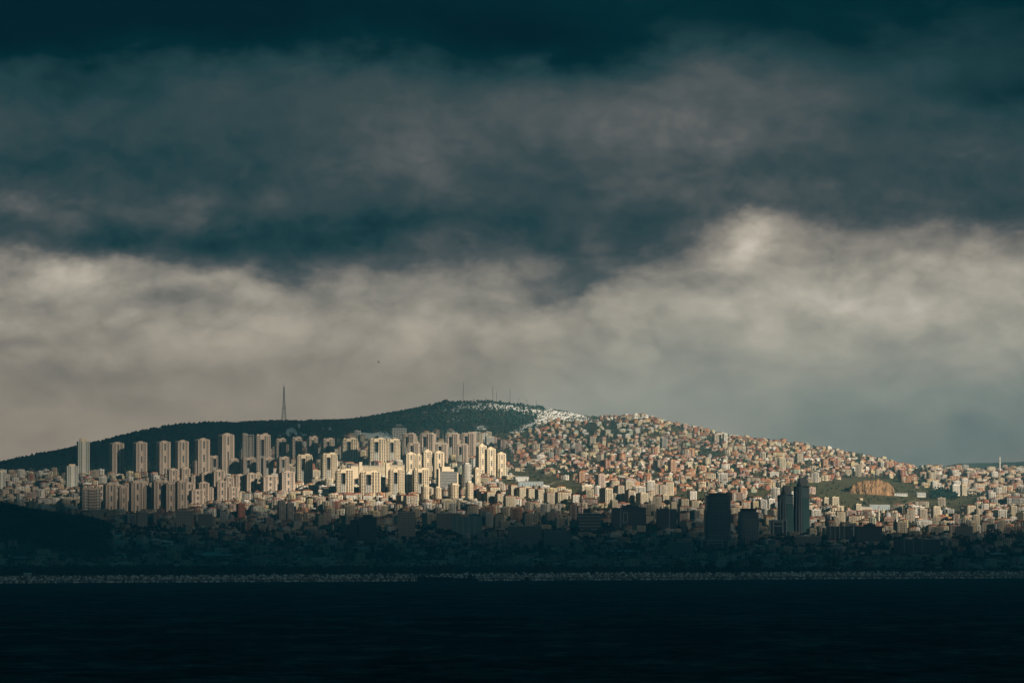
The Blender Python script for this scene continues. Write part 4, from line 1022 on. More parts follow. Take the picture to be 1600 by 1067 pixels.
# ------------------------------------------------------------------ halls and the farm sheds in the fields
def hall(px, wpx, top, base, label, mat, yaw=4):
    x, D, z, h, s = stand(px, base, top, wpx); t = empty('hall', (x, D, z), R(yaw), label, 'hall')
    b = MB(); b.box(-s, s, -9, 9, -6, h * .8); b.build('wall', M[mat], t)
    r = MB(); r.gable(s * 2, 18, h * .8, h, .8); r.build('roof', M['tin'], t)
    k = MB()
    for i in range(9): c = -s + (i + .5) * s * 2 / 9; k.box(c - s * .05, c + s * .05, -9.4, -8.8, h * .1, h * .7)
    k.build('bay', M['office_frame'], t)['kind'] = 'stuff'
hall(829, 39, 752, 761, 'long pale blue hall with upright bays in the meadow below the mosque', 'hall_blue')
hall(1374, 31, 788, 799, 'pale blue hall with grey roof on the grassy slope under the quarry', 'hall_blue')
hall(1400, 34, 770, 774, 'long low white shed at the foot of the quarry', 'boat_white', 2)
hall(1351, 20, 791, 799, 'cream sheet roofed hall left of the blue hall', 'tower_cream', 6)
hall(773, 24, 752, 758, 'low grey hall left of the long pale blue hall', 'tower_white', 2)
hall(814, 22, 744, 751, 'low white wall like hall beside the small mosque', 'boat_white', 20)
hall(1438, 14, 769, 776, 'small white farm building right of the quarry', 'boat_white', 10)
# ------------------------------------------------------------------ the quarter of houses and blocks between the hand placed buildings
def smask(px, py):
    """1 where the wood covers the hill"""
    lim = np.interp(px, [-150, 370, 400, 500, 520, 640, 660, 770, 775, 835, 842, 845], [744, 744, 708, 694, 692, 690, 686, 683, 680, 672, 640, 600])
    return py < lim
ROADS = [
    (7, 'asphalt', [(785, 706), (796, 719), (808, 729), (826, 737), (846, 744), (866, 750), (900, 757)]),
    (6, 'dirt', [(842, 763), (858, 757), (872, 753), (884, 751)]),
    (6, 'dirt', [(905, 775), (925, 770), (945, 766)]),
    (6, 'dirt', [(1358, 801), (1385, 797), (1405, 792), (1422, 785), (1436, 782)]),
    (9, 'asphalt', [(1512, 794), (1528, 787), (1536, 776), (1540, 764)]),
    (9, 'dirt', [(96, 808), (84, 797), (60, 791), (30, 786)]),
    (7, 'dirt', [(800, 672), (818, 664), (838, 657), (858, 652), (882, 647)]),
    (6, 'dirt', [(1085, 792), (1060, 786), (1040, 788)]),
]
ROADPTS = []
for w, mat, kn in ROADS:
    P = []
    for px, py in kn:
        D = find_D(px, py); P.append(((px - 800) / FPX * D, D))
    P = np.array(P); seg = np.concatenate([[0], np.cumsum(np.hypot(*np.diff(P, axis=0).T))]); t = np.arange(0, seg[-1], 8.0)
    X = np.interp(t, seg, P[:, 0]); Y = np.interp(t, seg, P[:, 1])
    kk = np.ones(9) / 9; X = np.convolve(np.pad(X, 4, 'edge'), kk, 'valid'); Y = np.convolve(np.pad(Y, 4, 'edge'), kk, 'valid')
    tx, ty = np.gradient(X), np.gradient(Y); L = np.hypot(tx, ty) + 1e-6; nx_, ny_ = -ty / L, tx / L
    ROADPTS.append(np.stack([X, Y], 1)); V = []
    for s in (-1, -.4, .4, 1): xx, yy = X + nx_ * s * w * .5, Y + ny_ * s * w * .5; V.append(np.stack([xx, yy, ground(xx, yy) + .5], 1))
    n = len(X); V = np.concatenate(V); ii = np.arange(n - 1)
    F = np.concatenate([np.stack([ii + a * n, ii + 1 + a * n, ii + 1 + (a + 1) * n, ii + (a + 1) * n], 1)[:, ::-1] for a in range(3)])
    tag(link('road' if mat == 'asphalt' else 'dirt_track', fast_mesh('road', V, [F], [M[mat]])), kind='structure')
ROADPTS = np.concatenate(ROADPTS)

QUARRY = (1322, 1398, 749, 773)
def candidates():
    out = []
    D = 8450.0
    while D < 13150:
        step = 20.0 if D > 10600 else 25.0
        xs = np.arange(-900 * D / FPX, 900 * D / FPX, step)
        for x in xs + RNG.uniform(-step * .3, step * .3, len(xs)): out.append((x, D + RNG.uniform(-4, 4) + 14 * math.sin(x / 90.0)))
        D += step if len(out) % 7 else step * 1.7
    return np.array(out)
C = candidates(); cx, cy = C[:, 0], C[:, 1]; cz = ground(cx, cy); cpx = px_of(cx, cy); cpy = py_of(cz, cy)
ok = ~smask(cpx, cpy) | (cy < 10400)
ok &= ~((cpx < 165) & (cy > 9040) & (cy < 9700))                                    # wooded mound on the left
for pl in MEADOWS: ok &= ~(in_poly(cpx, cpy, pl) & (cy > 9600)) | (RNG.random(len(cx)) < .02)
ok &= ~((cpx > QUARRY[0] - 6) & (cpx < QUARRY[1] + 6) & (cpy > QUARRY[2] - 2) & (cpy < QUARRY[3] + 6) & (cy > 10400))
ok &= ~((cpx > 725) & (cpx < 935) & (cy > 12750)) & ~((cpx < 940) & (cy > 13000)) & (cy < 13060)
ok &= ~((cpx > 845) & (cpx < 935) & (cpy < 655))
ok &= ~((cpx > 150) & (cpx < 790) & (cy > 10950) & (cpy < 752) & (RNG.random(len(cx)) < np.where(cpx > 400, .70, .9)))
ok &= ~((cpx > 1452) & (cpx < 1496) & (cpy > 766) & (cpy < 782) & (cy > 10500))         # dark tree clump
keep = np.where(ok)[0]
T3 = np.array(TAKEN)
good = []
for i in keep:
    d = np.hypot(T3[:, 0] - cx[i], T3[:, 1] - cy[i])
    if (d < T3[:, 2] + 9).any(): continue
    if (np.hypot(ROADPTS[:, 0] - cx[i], ROADPTS[:, 1] - cy[i]) < 11).any(): continue
    good.append(i)
good = np.array(good)
dens = np.where(cy[good] < 9700, .60, np.where(cpx[good] > 780, .53, .80)) * np.where(smooth_noise(cx[good], cy[good], 120, 5) > .30, .25, 1)
good = good[RNG.random(len(good)) < dens]
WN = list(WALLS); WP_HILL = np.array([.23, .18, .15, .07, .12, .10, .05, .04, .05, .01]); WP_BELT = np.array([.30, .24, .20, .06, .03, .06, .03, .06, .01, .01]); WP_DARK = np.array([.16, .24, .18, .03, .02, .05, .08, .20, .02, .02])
items = []
for i in good:
    x, y, px, py = cx[i], cy[i], cpx[i], cpy[i]
    hill = px > 770 and y > 10750
    pb = (.07 if y < 12200 else 0.0) if hill else (.55 if px > 700 else .62)
    if px > 1440 and y > 10300: pb = .62
    if y < 9700: pb = .42
    u = RNG.random()
    if y < 9500 and u > .95: kind, pi = 'shed', int(RNG.integers(2))
    elif u < pb: kind, pi = 'block', int(RNG.choice(6, p=[.24, .17, .16, .16, .10, .17]))
    else: kind, pi = 'house', int(RNG.choice(7, p=[.27, .16, .06, .16, .17, .15, .03]))
    P = (P_SHED if kind == 'shed' else P_BLOCK if kind == 'block' else P_HOUSE)[pi]
    s = RNG.uniform(.82, 1.15) * (1.05 if kind == 'block' else 1.0); sh = RNG.uniform(.85, 1.15)
    if hill and kind == 'block': sh *= .75
    if y < 9700: sh *= .60
    if kind == 'house': s *= .98; sh *= .92
    if px > 1430 and y > 11000: sh *= .68
    if px < 125 and y > 10000: sh *= .7
    if kind == 'block' and not hill and px < 700: sh *= .72
    elif kind == 'block' and not hill: sh *= .82
    if px > 1440 and y > 12000: sh *= .85
    yaw = float(18 + 90 * smooth_noise(np.array([x]), np.array([y]), 260, 51)[0]) + RNG.normal(0, 5)
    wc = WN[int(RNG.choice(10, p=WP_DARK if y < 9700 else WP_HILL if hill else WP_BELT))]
    rf = (B_ROOF[pi] if kind == 'block' else H_ROOF[pi] if kind == 'house' else 'gable')
    if kind == 'shed': rm = 'tin'
    elif rf == 'flat': rm = 'tar' if RNG.random() < .6 else 'concrete'
    else: rm = RNG.choice(['tile', 'tile_brown', 'tin'], p=[.66, .28, .06])
    if y > 12350 and 780 < px < 1010 and RNG.random() < .40: rm = 'snow'
    hw = max(P.w, P.d) * s * .6 * FPX / y; lim_ = 0.0; zc = float(cz[i]); tall = True
    for cD, c0, c1, ct, cb in COVER:
        if y < cD - 5 and px + hw > c0 + 1 and px - hw < c1 - 1: lim_ = max(lim_, min(cb - 3, ct + (cb - ct) * .86))
    if lim_:
        hmax = (z_at(lim_, y) - zc) / (P.h + (3 if rf != 'flat' else 1))
        if hmax < s * .45: continue
        sh = min(s * sh, hmax) / s
    items.append(dict(x=x, y=y, z=float(cz[i]), px=px, py=py, kind=kind, pi=pi, s=s, sh=s * sh, yaw=yaw, wc=wc, rm=str(rm), h=P.h * s * sh, w=max(P.w, P.d) * s))
# --- what each one shows past those in front of it
mask = np.zeros((400, 1700), bool)                       # rows 550..950, columns -50..1650
cols = np.arange(-50, 1650, 5.0); gp = np.array([ground_py(np.full_like(DSC, c), DSC) for c in cols]); gmin = np.minimum.accumulate(gp, axis=1)
order = [(c[0], 0, c) for c in COVER] + [(it['y'], 1, it) for it in items]
order.sort(key=lambda q: q[0])
for D, t, it in order:
    if t == 0: px0, px1, top, base = it[1:]
    else:
        hw = it['w'] * .62 * FPX / D; px0, px1 = it['px'] - hw, it['px'] + hw; top = float(py_of(it['z'] + it['h'], D)); base = it['py']
    cc = (px0 + px1) / 2; k = int(np.clip((cc + 50) / 5, 0, len(cols) - 1)); j = int(np.clip((D - 25 - DSC[0]) / 10, 0, len(DSC) - 1))
    base = min(base, gmin[k, j])
    a, b, r0, r1 = int(np.clip(px0 + 50, 0, 1700)), int(np.clip(px1 + 50, 0, 1700)), int(np.clip(top - 550, 0, 400)), int(np.clip(base - 550, 0, 400))
    if t: it['vis'] = int((~mask[r0:r1, max(a, 50):min(b, 1650)]).sum()) if r1 > r0 else 0; it['visall'] = int((~mask[r0:r1, a:b]).sum()) if r1 > r0 else 0
    if r1 > r0: mask[r0:r1, a:b] = True
items = [it for it in items if it['visall'] >= 4 or it['y'] < 9000]
def zone(px, py, y):
    b = [(150, 'left of white gridded towers'), (300, 'under striped towers'), (480, 'under left estate'), (660, 'below sunlit towers'), (790, 'below round towers'), (850, 'near mosque meadow'), (920, 'above meadow track'),
         (1010, 'above wide dark office'), (1090, 'above plain dark office'), (1150, 'above tallest dark tower'), (1212, 'above rounded dark tower'), (1272, 'behind pointed towers'), (1330, 'left of quarry'), (1400, 'near quarry'), (1480, 'right of quarry'), (1545, 'left of tall minaret'), (9999, 'around tall minaret')]
    where = next(n for lim, n in b if px < lim)
    if y > 12350: band = 'skyline'
    elif y > 11700: band = 'upper slope'
    elif y > 11050: band = 'middle slope'
    elif y > 10400: band = 'lower slope'
    elif y > 9700: band = 'foot of slope'
    else: band, where = 'shaded district', where.replace('above', 'before').replace('below', 'before').replace('under', 'before')
    return band + ' ' + where
RT = {'tile': 'red roof', 'tile_brown': 'brown roof', 'tin': 'pale metal roof', 'tar': 'dark flat roof', 'concrete': 'grey flat roof', 'snow': 'snowy roof'}
indiv = []
for kind, lim in (('house', 300), ('block', 300 - len(bl)), ('shed', 60)):
    ks = sorted([it for it in items if it['kind'] == kind], key=lambda it: -it['vis'])
    for it in ks[:lim]:
        if it['vis'] >= 8: it['ind'] = True
PK = {'house': P_HOUSE, 'block': P_BLOCK, 'shed': P_SHED}
NM = {'house': ('house', 'house', 'houses of the hillside quarter'), 'block': ('apartment_block', 'apartment block', 'blocks of flats'), 'shed': ('warehouse', 'warehouse', 'warehouses near the shore')}
for it in items:
    if not it.get('ind'): continue
    nm, cat, grp = NM[it['kind']]
    size = {'house': H_SIZE, 'block': B_SIZE, 'shed': ['long', 'short']}[it['kind']][it['pi']]
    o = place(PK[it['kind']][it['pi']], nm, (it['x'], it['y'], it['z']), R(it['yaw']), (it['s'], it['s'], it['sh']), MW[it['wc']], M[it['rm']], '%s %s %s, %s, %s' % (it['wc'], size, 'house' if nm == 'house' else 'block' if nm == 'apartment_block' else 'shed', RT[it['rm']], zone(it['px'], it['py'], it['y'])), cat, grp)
    bl.append(o)
settle(bl)
# --- the rest of each kind, smaller in view: one object per kind
def arrays(P, faces):
    res = []
    for nm, me, kind, wall in P.parts:
        n = len(me.vertices); co = np.empty(n * 3, np.float32); me.vertices.foreach_get('co', co)
        me.calc_loop_triangles(); tr = np.empty(len(me.loop_triangles) * 3, np.int32); me.loop_triangles.foreach_get('vertices', tr)
        co = co.reshape(-1, 3); tr = tr.reshape(-1, 3)
        if nm == 'window':                                # only sides that face the sea or the streets beside
            ctr = co[tr].mean(1); tr = tr[ctr[:, 1] < P.d * .5]
        res.append((nm, co, tr))
    return res
LIB = {(k, i): arrays(p, 'flr') for k, ps in PK.items() for i, p in enumerate(ps)}
SM = [MW[k] for k in WN] + [M[k] for k in ('tile', 'tile_brown', 'tin', 'tar', 'concrete', 'snow', 'glass', 'tower_white')]
RI = {'tile': 10, 'tile_brown': 11, 'tin': 12, 'tar': 13, 'concrete': 14, 'snow': 15}
for kind, nm, lab in (('house', 'hillside_houses', None), ('block', 'apartment_blocks', None), ('shed', 'warehouses', None)):
    V, F, MI = [], [], []; off = 0
    for it in items:
        if it['kind'] != kind or it.get('ind'): continue
        c, s = math.cos(R(it['yaw'])), math.sin(R(it['yaw']))
        for part, co, tr in LIB[(kind, it['pi'])]:
            if part == 'balcony' and it['visall'] < 30: continue
            x, y = co[:, 0] * it['s'], co[:, 1] * it['s']
            V.append(np.stack([x * c - y * s + it['x'], x * s + y * c + it['y'], co[:, 2] * it['sh'] + it['z']], 1)); F.append(tr + off); off += len(co)
            MI.append(np.full(len(tr), {'wall': WN.index(it['wc']), 'roof': RI[it['rm']], 'window': 16, 'balcony': 17}[part]))
    if V: tag(link(nm, fast_mesh(nm, np.concatenate(V), [np.concatenate(F)], SM, np.concatenate(MI))), kind='stuff')
print('FABRIC', len(items), sum(1 for i in items if i.get('ind')), {k: (sum(1 for i in items if i['kind'] == k), sum(1 for i in items if i['kind'] == k and i.get('ind'))) for k in PK})
# ------------------------------------------------------------------ trees
def blob_unit(seed):
    """irregular leaf clump: jittered octahedron with split top, 12 triangles or so"""
    r = np.random.default_rng(seed)
    a = np.arange(5) * 2 * math.pi / 5 + r.uniform(0, 1)
    v = [(0, 0, -0.75)] + [(math.cos(t) * r.uniform(.75, 1.15), math.sin(t) * r.uniform(.75, 1.15), r.uniform(-.35, .25)) for t in a] + [(r.uniform(-.3, .3), r.uniform(-.3, .3), r.uniform(.7, 1.0))]
    f = [(0, 1 + (k + 1) % 5, 1 + k) for k in range(5)] + [(6, 1 + k, 1 + (k + 1) % 5) for k in range(5)]
    return np.array(v, np.float32), np.array(f, np.int32)
BL = [blob_unit(s) for s in range(12)]
def scatter_trees(name, X, Y, H, mats, mi, clumps=1, wide=.42, jitter=.5):
    V, F, MI = [], [], []; off = 0; n = len(X); Z = ground(X, Y)
    for k in range(12):
        bv, bf = BL[k]
        for c in range(clumps):
            sel = np.where((np.arange(n) + c * 5) % 12 == k)[0]
            if not len(sel): continue
            r = H[sel] * wide * (1.0 if clumps == 1 else .62) * RNG.uniform(.8, 1.25, len(sel)); hh = H[sel] * (.52 if clumps == 1 else .30)
            ox = RNG.normal(0, 1, len(sel)) * H[sel] * .24 * (clumps > 1); oy = RNG.normal(0, 1, len(sel)) * H[sel] * .24 * (clumps > 1); oz = H[sel] * (.52 if clumps == 1 else 0) + (H[sel] * RNG.uniform(.30, .80, len(sel)) if clumps > 1 else 0)
            th = RNG.uniform(0, 6.28, len(sel)); co, si = np.cos(th)[:, None], np.sin(th)[:, None]
            x = (bv[None, :, 0] * co - bv[None, :, 1] * si) * r[:, None] + (X[sel] + ox)[:, None]; y = (bv[None, :, 0] * si + bv[None, :, 1] * co) * r[:, None] + (Y[sel] + oy)[:, None]
            z = bv[None, :, 2] * hh[:, None] + (Z[sel] + oz)[:, None]
            V.append(np.stack([x, y, z], -1).reshape(-1, 3)); F.append((bf[None] + (np.arange(len(sel)) * 7)[:, None, None] + off).reshape(-1, 3)); off += len(sel) * 7
            MI.append(np.repeat(mi[sel], len(bf)))
    # stems
    a = np.array([(-.5, -.3), (.5, -.3), (0, .6)]); w = np.clip(H * .045, .12, .5)
    vx = X[:, None] + a[None, :, 0] * w[:, None]; vy = Y[:, None] + a[None, :, 1] * w[:, None]
    lo = np.stack([vx, vy, np.repeat((Z - 1)[:, None], 3, 1)], -1); hi = np.stack([vx, vy, np.repeat((Z + H * .45)[:, None], 3, 1)], -1)
    V.append(np.concatenate([lo, hi], 1).reshape(-1, 3)); t = np.array([(0, 1, 4), (0, 4, 3), (1, 2, 5), (1, 5, 4), (2, 0, 3), (2, 3, 5)])
    F.append((t[None] + (np.arange(n) * 6)[:, None, None] + off).reshape(-1, 3)); MI.append(np.full(n * 6, len(mats)))
    return tag(link(name, fast_mesh(name, np.concatenate(V), [np.concatenate(F)], mats + [M['bark']], np.concatenate(MI))), kind='stuff')
# snow: where it lies (picture polygons on the ground, with how much of it is bare)
SNOW = [([(845, 640), (870, 640), (935, 656), (925, 659), (870, 656), (850, 660), (830, 668), (815, 674), (800, 676), (830, 660), (842, 650)], .72), ([(715, 634), (730, 628), (770, 627), (830, 634), (850, 642), (842, 650), (815, 645), (770, 640), (745, 641)], .75),
        ([(655, 645), (720, 634), (745, 640), (700, 645), (660, 650)], .5), ([(430, 686), (462, 664), (474, 661), (480, 664), (455, 680), (470, 684), (440, 690)], .55), ([(455, 676), (485, 676), (485, 686), (450, 690)], .5), ([(500, 668), (525, 664), (520, 676), (504, 676)], .35),
        ([(530, 688), (556, 675), (582, 678), (600, 674), (624, 690), (606, 694), (580, 688), (572, 704), (584, 702), (575, 714), (560, 708), (556, 690)], .72), ([(742, 668), (758, 664), (754, 671)], .5), ([(366, 676), (384, 674), (380, 680)], .4), ([(675, 664), (712, 653), (716, 657), (690, 664)], .3), ([(243, 673), (252, 673), (252, 676)], .4)]
def snow_prob(px, py):
    p = np.zeros(np.shape(px))
    for pl, d in SNOW: p = np.maximum(p, in_poly(px, py, pl) * d)
    return p
# wood on the hill
N = 60000
Dw = RNG.uniform(10900, 13420, N); pw = RNG.uniform(-90, 950, N); xw = (pw - 800) / FPX * Dw; gpy = py_of(ground(xw, Dw), Dw)
okw = (smask(pw, gpy) | ((Dw > 12900) & (pw < 850))) & ~((pw > 470) & (pw < 800) & (gpy > 690))
okw &= RNG.random(N) > np.where(pw > 700, snow_prob(pw, gpy), np.clip(snow_prob(pw, gpy) * 1.6, 0, .985))
dT = np.ones(N, bool)
for tx, ty, tr in TAKEN: dT &= np.hypot(xw - tx, Dw - ty) > tr
okw &= dT
xw, Dw, pw = xw[okw], Dw[okw], pw[okw]
# low scrub that breaks up the snow
ns = 1500; Ds = RNG.uniform(12500, 13380, ns * 3); ps = RNG.uniform(640, 940, ns * 3); xs_ = (ps - 800) / FPX * Ds; k = np.where(snow_prob(ps, py_of(ground(xs_, Ds), Ds)) > .3)[0][:ns]
scatter_trees('summit_scrub', xs_[k], Ds[k], RNG.uniform(1.8, 5.0, len(k)), [M['bare'], M['evergreen']], RNG.choice(2, len(k), p=[.6, .4]))
print('WOOD', len(xw))
hw = RNG.gamma(6, 1.6, len(xw)).clip(5, 14) * np.where(pw > 700, .72, 1) * (1 + .5 * smooth_noise(xw, Dw, 90, 41))
scatter_trees('forest', xw, Dw, hw, [M['evergreen'], M['bush'], M['bare']], RNG.choice(3, len(xw), p=[.82, .12, .06]))
# the wooded mound on the left shore
N = 5200
Dm = RNG.uniform(9060, 9680, N); pm = RNG.uniform(-110, 172, N); xm = (pm - 800) / FPX * Dm; k = ground(xm, Dm) > 24; xm, Dm = xm[k], Dm[k]
scatter_trees('mound_wood', xm, Dm, RNG.uniform(7, 13, len(xm)), [M['evergreen'], M['bush']], RNG.choice(2, len(xm), p=[.85, .15]), 2)
# gardens and streets
bx = np.array([i['x'] for i in items] + [t[0] for t in TAKEN]); by = np.array([i['y'] for i in items] + [t[1] for t in TAKEN]); br = np.array([i['w'] * .5 for i in items] + [t[2] * .8 for t in TAKEN])
cell = {}
for q, (a, b) in enumerate(zip(bx, by)): cell.setdefault((int(a // 40), int(b // 40)), []).append(q)
def clear(X, Y, pad):
    res = np.ones(len(X), bool)
    for n, (a, b) in enumerate(zip(X, Y)):
        i, j = int(a // 40), int(b // 40)
        for di in (-1, 0, 1):
            for dj in (-1, 0, 1):
                for q in cell.get((i + di, j + dj), ()):
                    if (bx[q] - a) ** 2 + (by[q] - b) ** 2 < (br[q] + pad) ** 2: res[n] = False
    return res
N = 52000
Dg = RNG.uniform(9600, 13000, N) ; pg = RNG.uniform(-60, 1660, N); xg = (pg - 800) / FPX * Dg; gy = py_of(ground(xg, Dg), Dg)
k = ~smask(pg, gy) & (Dg > 9600)
inm = np.zeros(N, bool)
for pl in MEADOWS: inm |= in_poly(pg, gy, pl)
k &= ~inm | (RNG.random(N) < .22)
k &= (RNG.random(N) < np.clip(.70 + 1.2 * smooth_noise(xg, Dg, 120, 5) + .4 * smooth_noise(xg, Dg, 45, 8), .12, 1)) & (RNG.random(N) > snow_prob(pg, gy))
k &= ~((pg > QUARRY[0]) & (pg < QUARRY[1]) & (gy > QUARRY[2]) & (gy < QUARRY[3] + 4) & (Dg > 10400))
xg, Dg = xg[k], Dg[k]; k = clear(xg, Dg, 1.5); xg, Dg = xg[k], Dg[k]
dr = np.array([np.min((ROADPTS[:, 0] - a) ** 2 + (ROADPTS[:, 1] - b) ** 2) for a, b in zip(xg, Dg)]) > 36; xg, Dg = xg[dr], Dg[dr]
scatter_trees('garden_trees', xg, Dg, RNG.uniform(4.5, 10.5, len(xg)), [M['evergreen'], M['bush'], M['bare']], RNG.choice(3, len(xg), p=[.40, .36, .24]), 2)
# dark clump right of the quarry
N = 260
pc = RNG.uniform(1455, 1494, N); yc = RNG.uniform(770, 781, N); Dc = np.array([find_D(a, b) for a, b in zip(pc, yc)]); xc = (pc - 800) / FPX * Dc
scatter_trees('grove', xc, Dc, RNG.uniform(8, 13, N), [M['evergreen']], np.zeros(N, int), 3)
# the shaded shore belt
N = 11500
pg = RNG.uniform(-60, 1660, N); Dg = COAST(pg) + 45 + (9750 - COAST(pg) - 45) * RNG.random(N) ** .9; xg = (pg - 800) / FPX * Dg
k = clear(xg, Dg, 2.0) | (Dg < 8200); xg, Dg = xg[k], Dg[k]
scatter_trees('shore_trees', xg, Dg, RNG.uniform(6, 13, len(xg)), [M['evergreen'], M['bush'], M['bare']], RNG.choice(3, len(xg), p=[.6, .28, .12]), 4)
# snow patches between the trees
V, F = [], []; off = 0
N = 26000
for pl, dns in SNOW:
    P = np.array(pl); n = int(160 + 40 * (np.ptp(P[:, 0]) * np.ptp(P[:, 1])) ** .75); 
    Dn = RNG.uniform(11200, 13380, n * 30); pn = RNG.uniform(P[:, 0].min(), P[:, 0].max(), n * 30); xn = (pn - 800) / FPX * Dn; g = py_of(ground(xn, Dn), Dn)
    k = np.where(in_poly(pn, g, pl) & (RNG.random(n * 30) < dns))[0][:n]
    for i in k:
        m = 7; r = RNG.uniform(2.2, 7.5); a = np.arange(m) * 2 * math.pi / m; rr = r * RNG.uniform(.55, 1.3, m); sx = RNG.uniform(.8, 1.8)
        px_, py_ = xn[i] + np.cos(a) * rr * sx, Dn[i] + np.sin(a) * rr
        zz = ground(px_, py_) + .25; zc = float(ground(xn[i], Dn[i])) + RNG.uniform(.5, 1.0)
        V.append(np.concatenate([np.stack([px_, py_, zz - .8], 1), np.stack([xn[i] + np.cos(a) * rr * sx * .8, Dn[i] + np.sin(a) * rr * .8, zz * .5 + zc * .5], 1), [[xn[i], Dn[i], zc]]]))
        q = np.arange(m); b = off
        F.append(np.concatenate([np.stack([b + q, b + (q + 1) % m, b + m + (q + 1) % m], 1), np.stack([b + q, b + m + (q + 1) % m, b + m + q], 1), np.stack([b + m + q, b + m + (q + 1) % m, np.full(m, b + 2 * m)], 1)])); off += 2 * m + 1
tag(link('snow', fast_mesh('snow', np.concatenate(V), [np.concatenate(F)], [M['snow']])), kind='stuff')

# ------------------------------------------------------------------ quarry face
def quarry():
    p0, p1, top, base = QUARRY; D = find_D(1360, base) + 4
    nu, nv = 90, 26; V = []
    for j in range(nv):
        v = j / (nv - 1)
        for i in range(nu):
            u = i / (nu - 1); px = p0 + (p1 - p0) * u
            env = max(0.0, 1 - abs((u - .56) / .56) ** 2.6) ** .8
            zb = float(ground((px - 800) / FPX * D, D)) - 3; zt = zb + 3 + (z_at(top, D) - zb - 3) * env
            g = smooth_noise(np.array([px * 9.0]), np.array([v * 20.0]), 30, 31)[0] + .8 * smooth_noise(np.array([px * 9.0]), np.array([v * 90.0]), 9, 32)[0]
            yy = D + v * 26 + g * 7 + 10 * abs(u - .5)
            V.append(((px - 800) / FPX * D, yy, zb + (zt - zb) * min(1, v * 1.12) * (1 + .16 * smooth_noise(np.array([px * 9.0]), np.array([3.0]), 60, 77)[0] + .08 * smooth_noise(np.array([px * 9.0]), np.array([3.0]), 17, 78)[0]) + g * 3 * env))
        
    for i in range(nu): x, y, z = V[(nv - 1) * nu + i]; V.append((x, y + 120, float(ground(x, y + 120)) - 2))
    nv += 1; ii = np.arange(nu * nv).reshape(nv, nu)
    q = np.stack([ii[:-1, :-1], ii[:-1, 1:], ii[1:, 1:], ii[1:, :-1]], -1).reshape(-1, 4); mi = np.repeat([0] * (nv - 2) + [1], nu - 1)
    tag(link('quarry_face', fast_mesh('quarry_face', np.array(V), [q], [M['quarry'], M['ground']], mi)), kind='structure')
quarry()

# ------------------------------------------------------------------ breakwater of boulders along the whole shore
def breakwater():
    t = empty('breakwater', (0, float(COAST(800)), 0), 0, 'long pale boulder breakwater along the whole waterline', 'breakwater')
    pxs = np.arange(-160, 1762, 6.0); Dn = COAST(pxs); X = (pxs - 800) / FPX * Dn; n = len(X)
    oy = float(COAST(800)); hgt = 8.5 + 1.6 * np.clip(pxs / 900, 0, 1)
    prof = [(-3, -3), (1, .4), (9, .62), (14, .97), (20, 1.0), (30, .6), (60, .45)]
    V = np.concatenate([np.stack([X, Dn - oy + a, np.where(b < 0, -3, hgt * b)], 1) for a, b in prof]); ii = np.arange(n - 1)
    F = np.concatenate([np.stack([ii + k * n, ii + 1 + k * n, ii + 1 + (k + 1) * n, ii + (k + 1) * n], 1) for k in range(len(prof) - 1)])
    link('rubble_core', fast_mesh('rubble_core', V, [F], [M['boulder_dark']]), t)
    r = np.random.default_rng(5); cnt = 8200
    p = r.uniform(-160, 1760, cnt); s = r.random(cnt); D = COAST(p); hh = 8.5 + 1.6 * np.clip(p / 900, 0, 1)
    x = (p - 800) / FPX * D; y = D - oy + s * 15 - 1; z = np.interp(s, [0, .15, 1], [0, .10, 1]) * hh + .2
    cube = np.array([(-1, -1, -1), (1, -1, -1), (1, 1, -1), (-1, 1, -1), (-1, -1, 1), (1, -1, 1), (1, 1, 1), (-1, 1, 1)], float)
    fq = np.array([(4, 5, 6, 7), (0, 1, 5, 4), (1, 2, 6, 5), (2, 3, 7, 6), (3, 0, 4, 7)])
    V = cube[None] * r.uniform(.8, 2.0, (cnt, 1, 3)) * (1 + r.uniform(-.35, .35, (cnt, 8, 3)))
    a, b = r.uniform(0, 6.28, cnt), r.uniform(-.7, .7, cnt); ca, sa, cb, sb = np.cos(a)[:, None], np.sin(a)[:, None], np.cos(b)[:, None], np.sin(b)[:, None]
    vx, vy, vz = V[..., 0], V[..., 1], V[..., 2]; vx, vz = vx * cb + vz * sb, vz * cb - vx * sb; vx, vy = vx * ca - vy * sa, vx * sa + vy * ca
    V = np.stack([vx + x[:, None], vy + y[:, None], vz + z[:, None]], -1).reshape(-1, 3); F = (fq[None] + (np.arange(cnt) * 8)[:, None, None]).reshape(-1, 4)
    link('boulder', fast_mesh('boulder', V, [F], [M['boulder'], M['boulder_mid'], M['boulder_dark']], np.repeat(r.choice(3, cnt, p=[.34, .30, .36]), 5)), t)['kind'] = 'stuff'
breakwater()

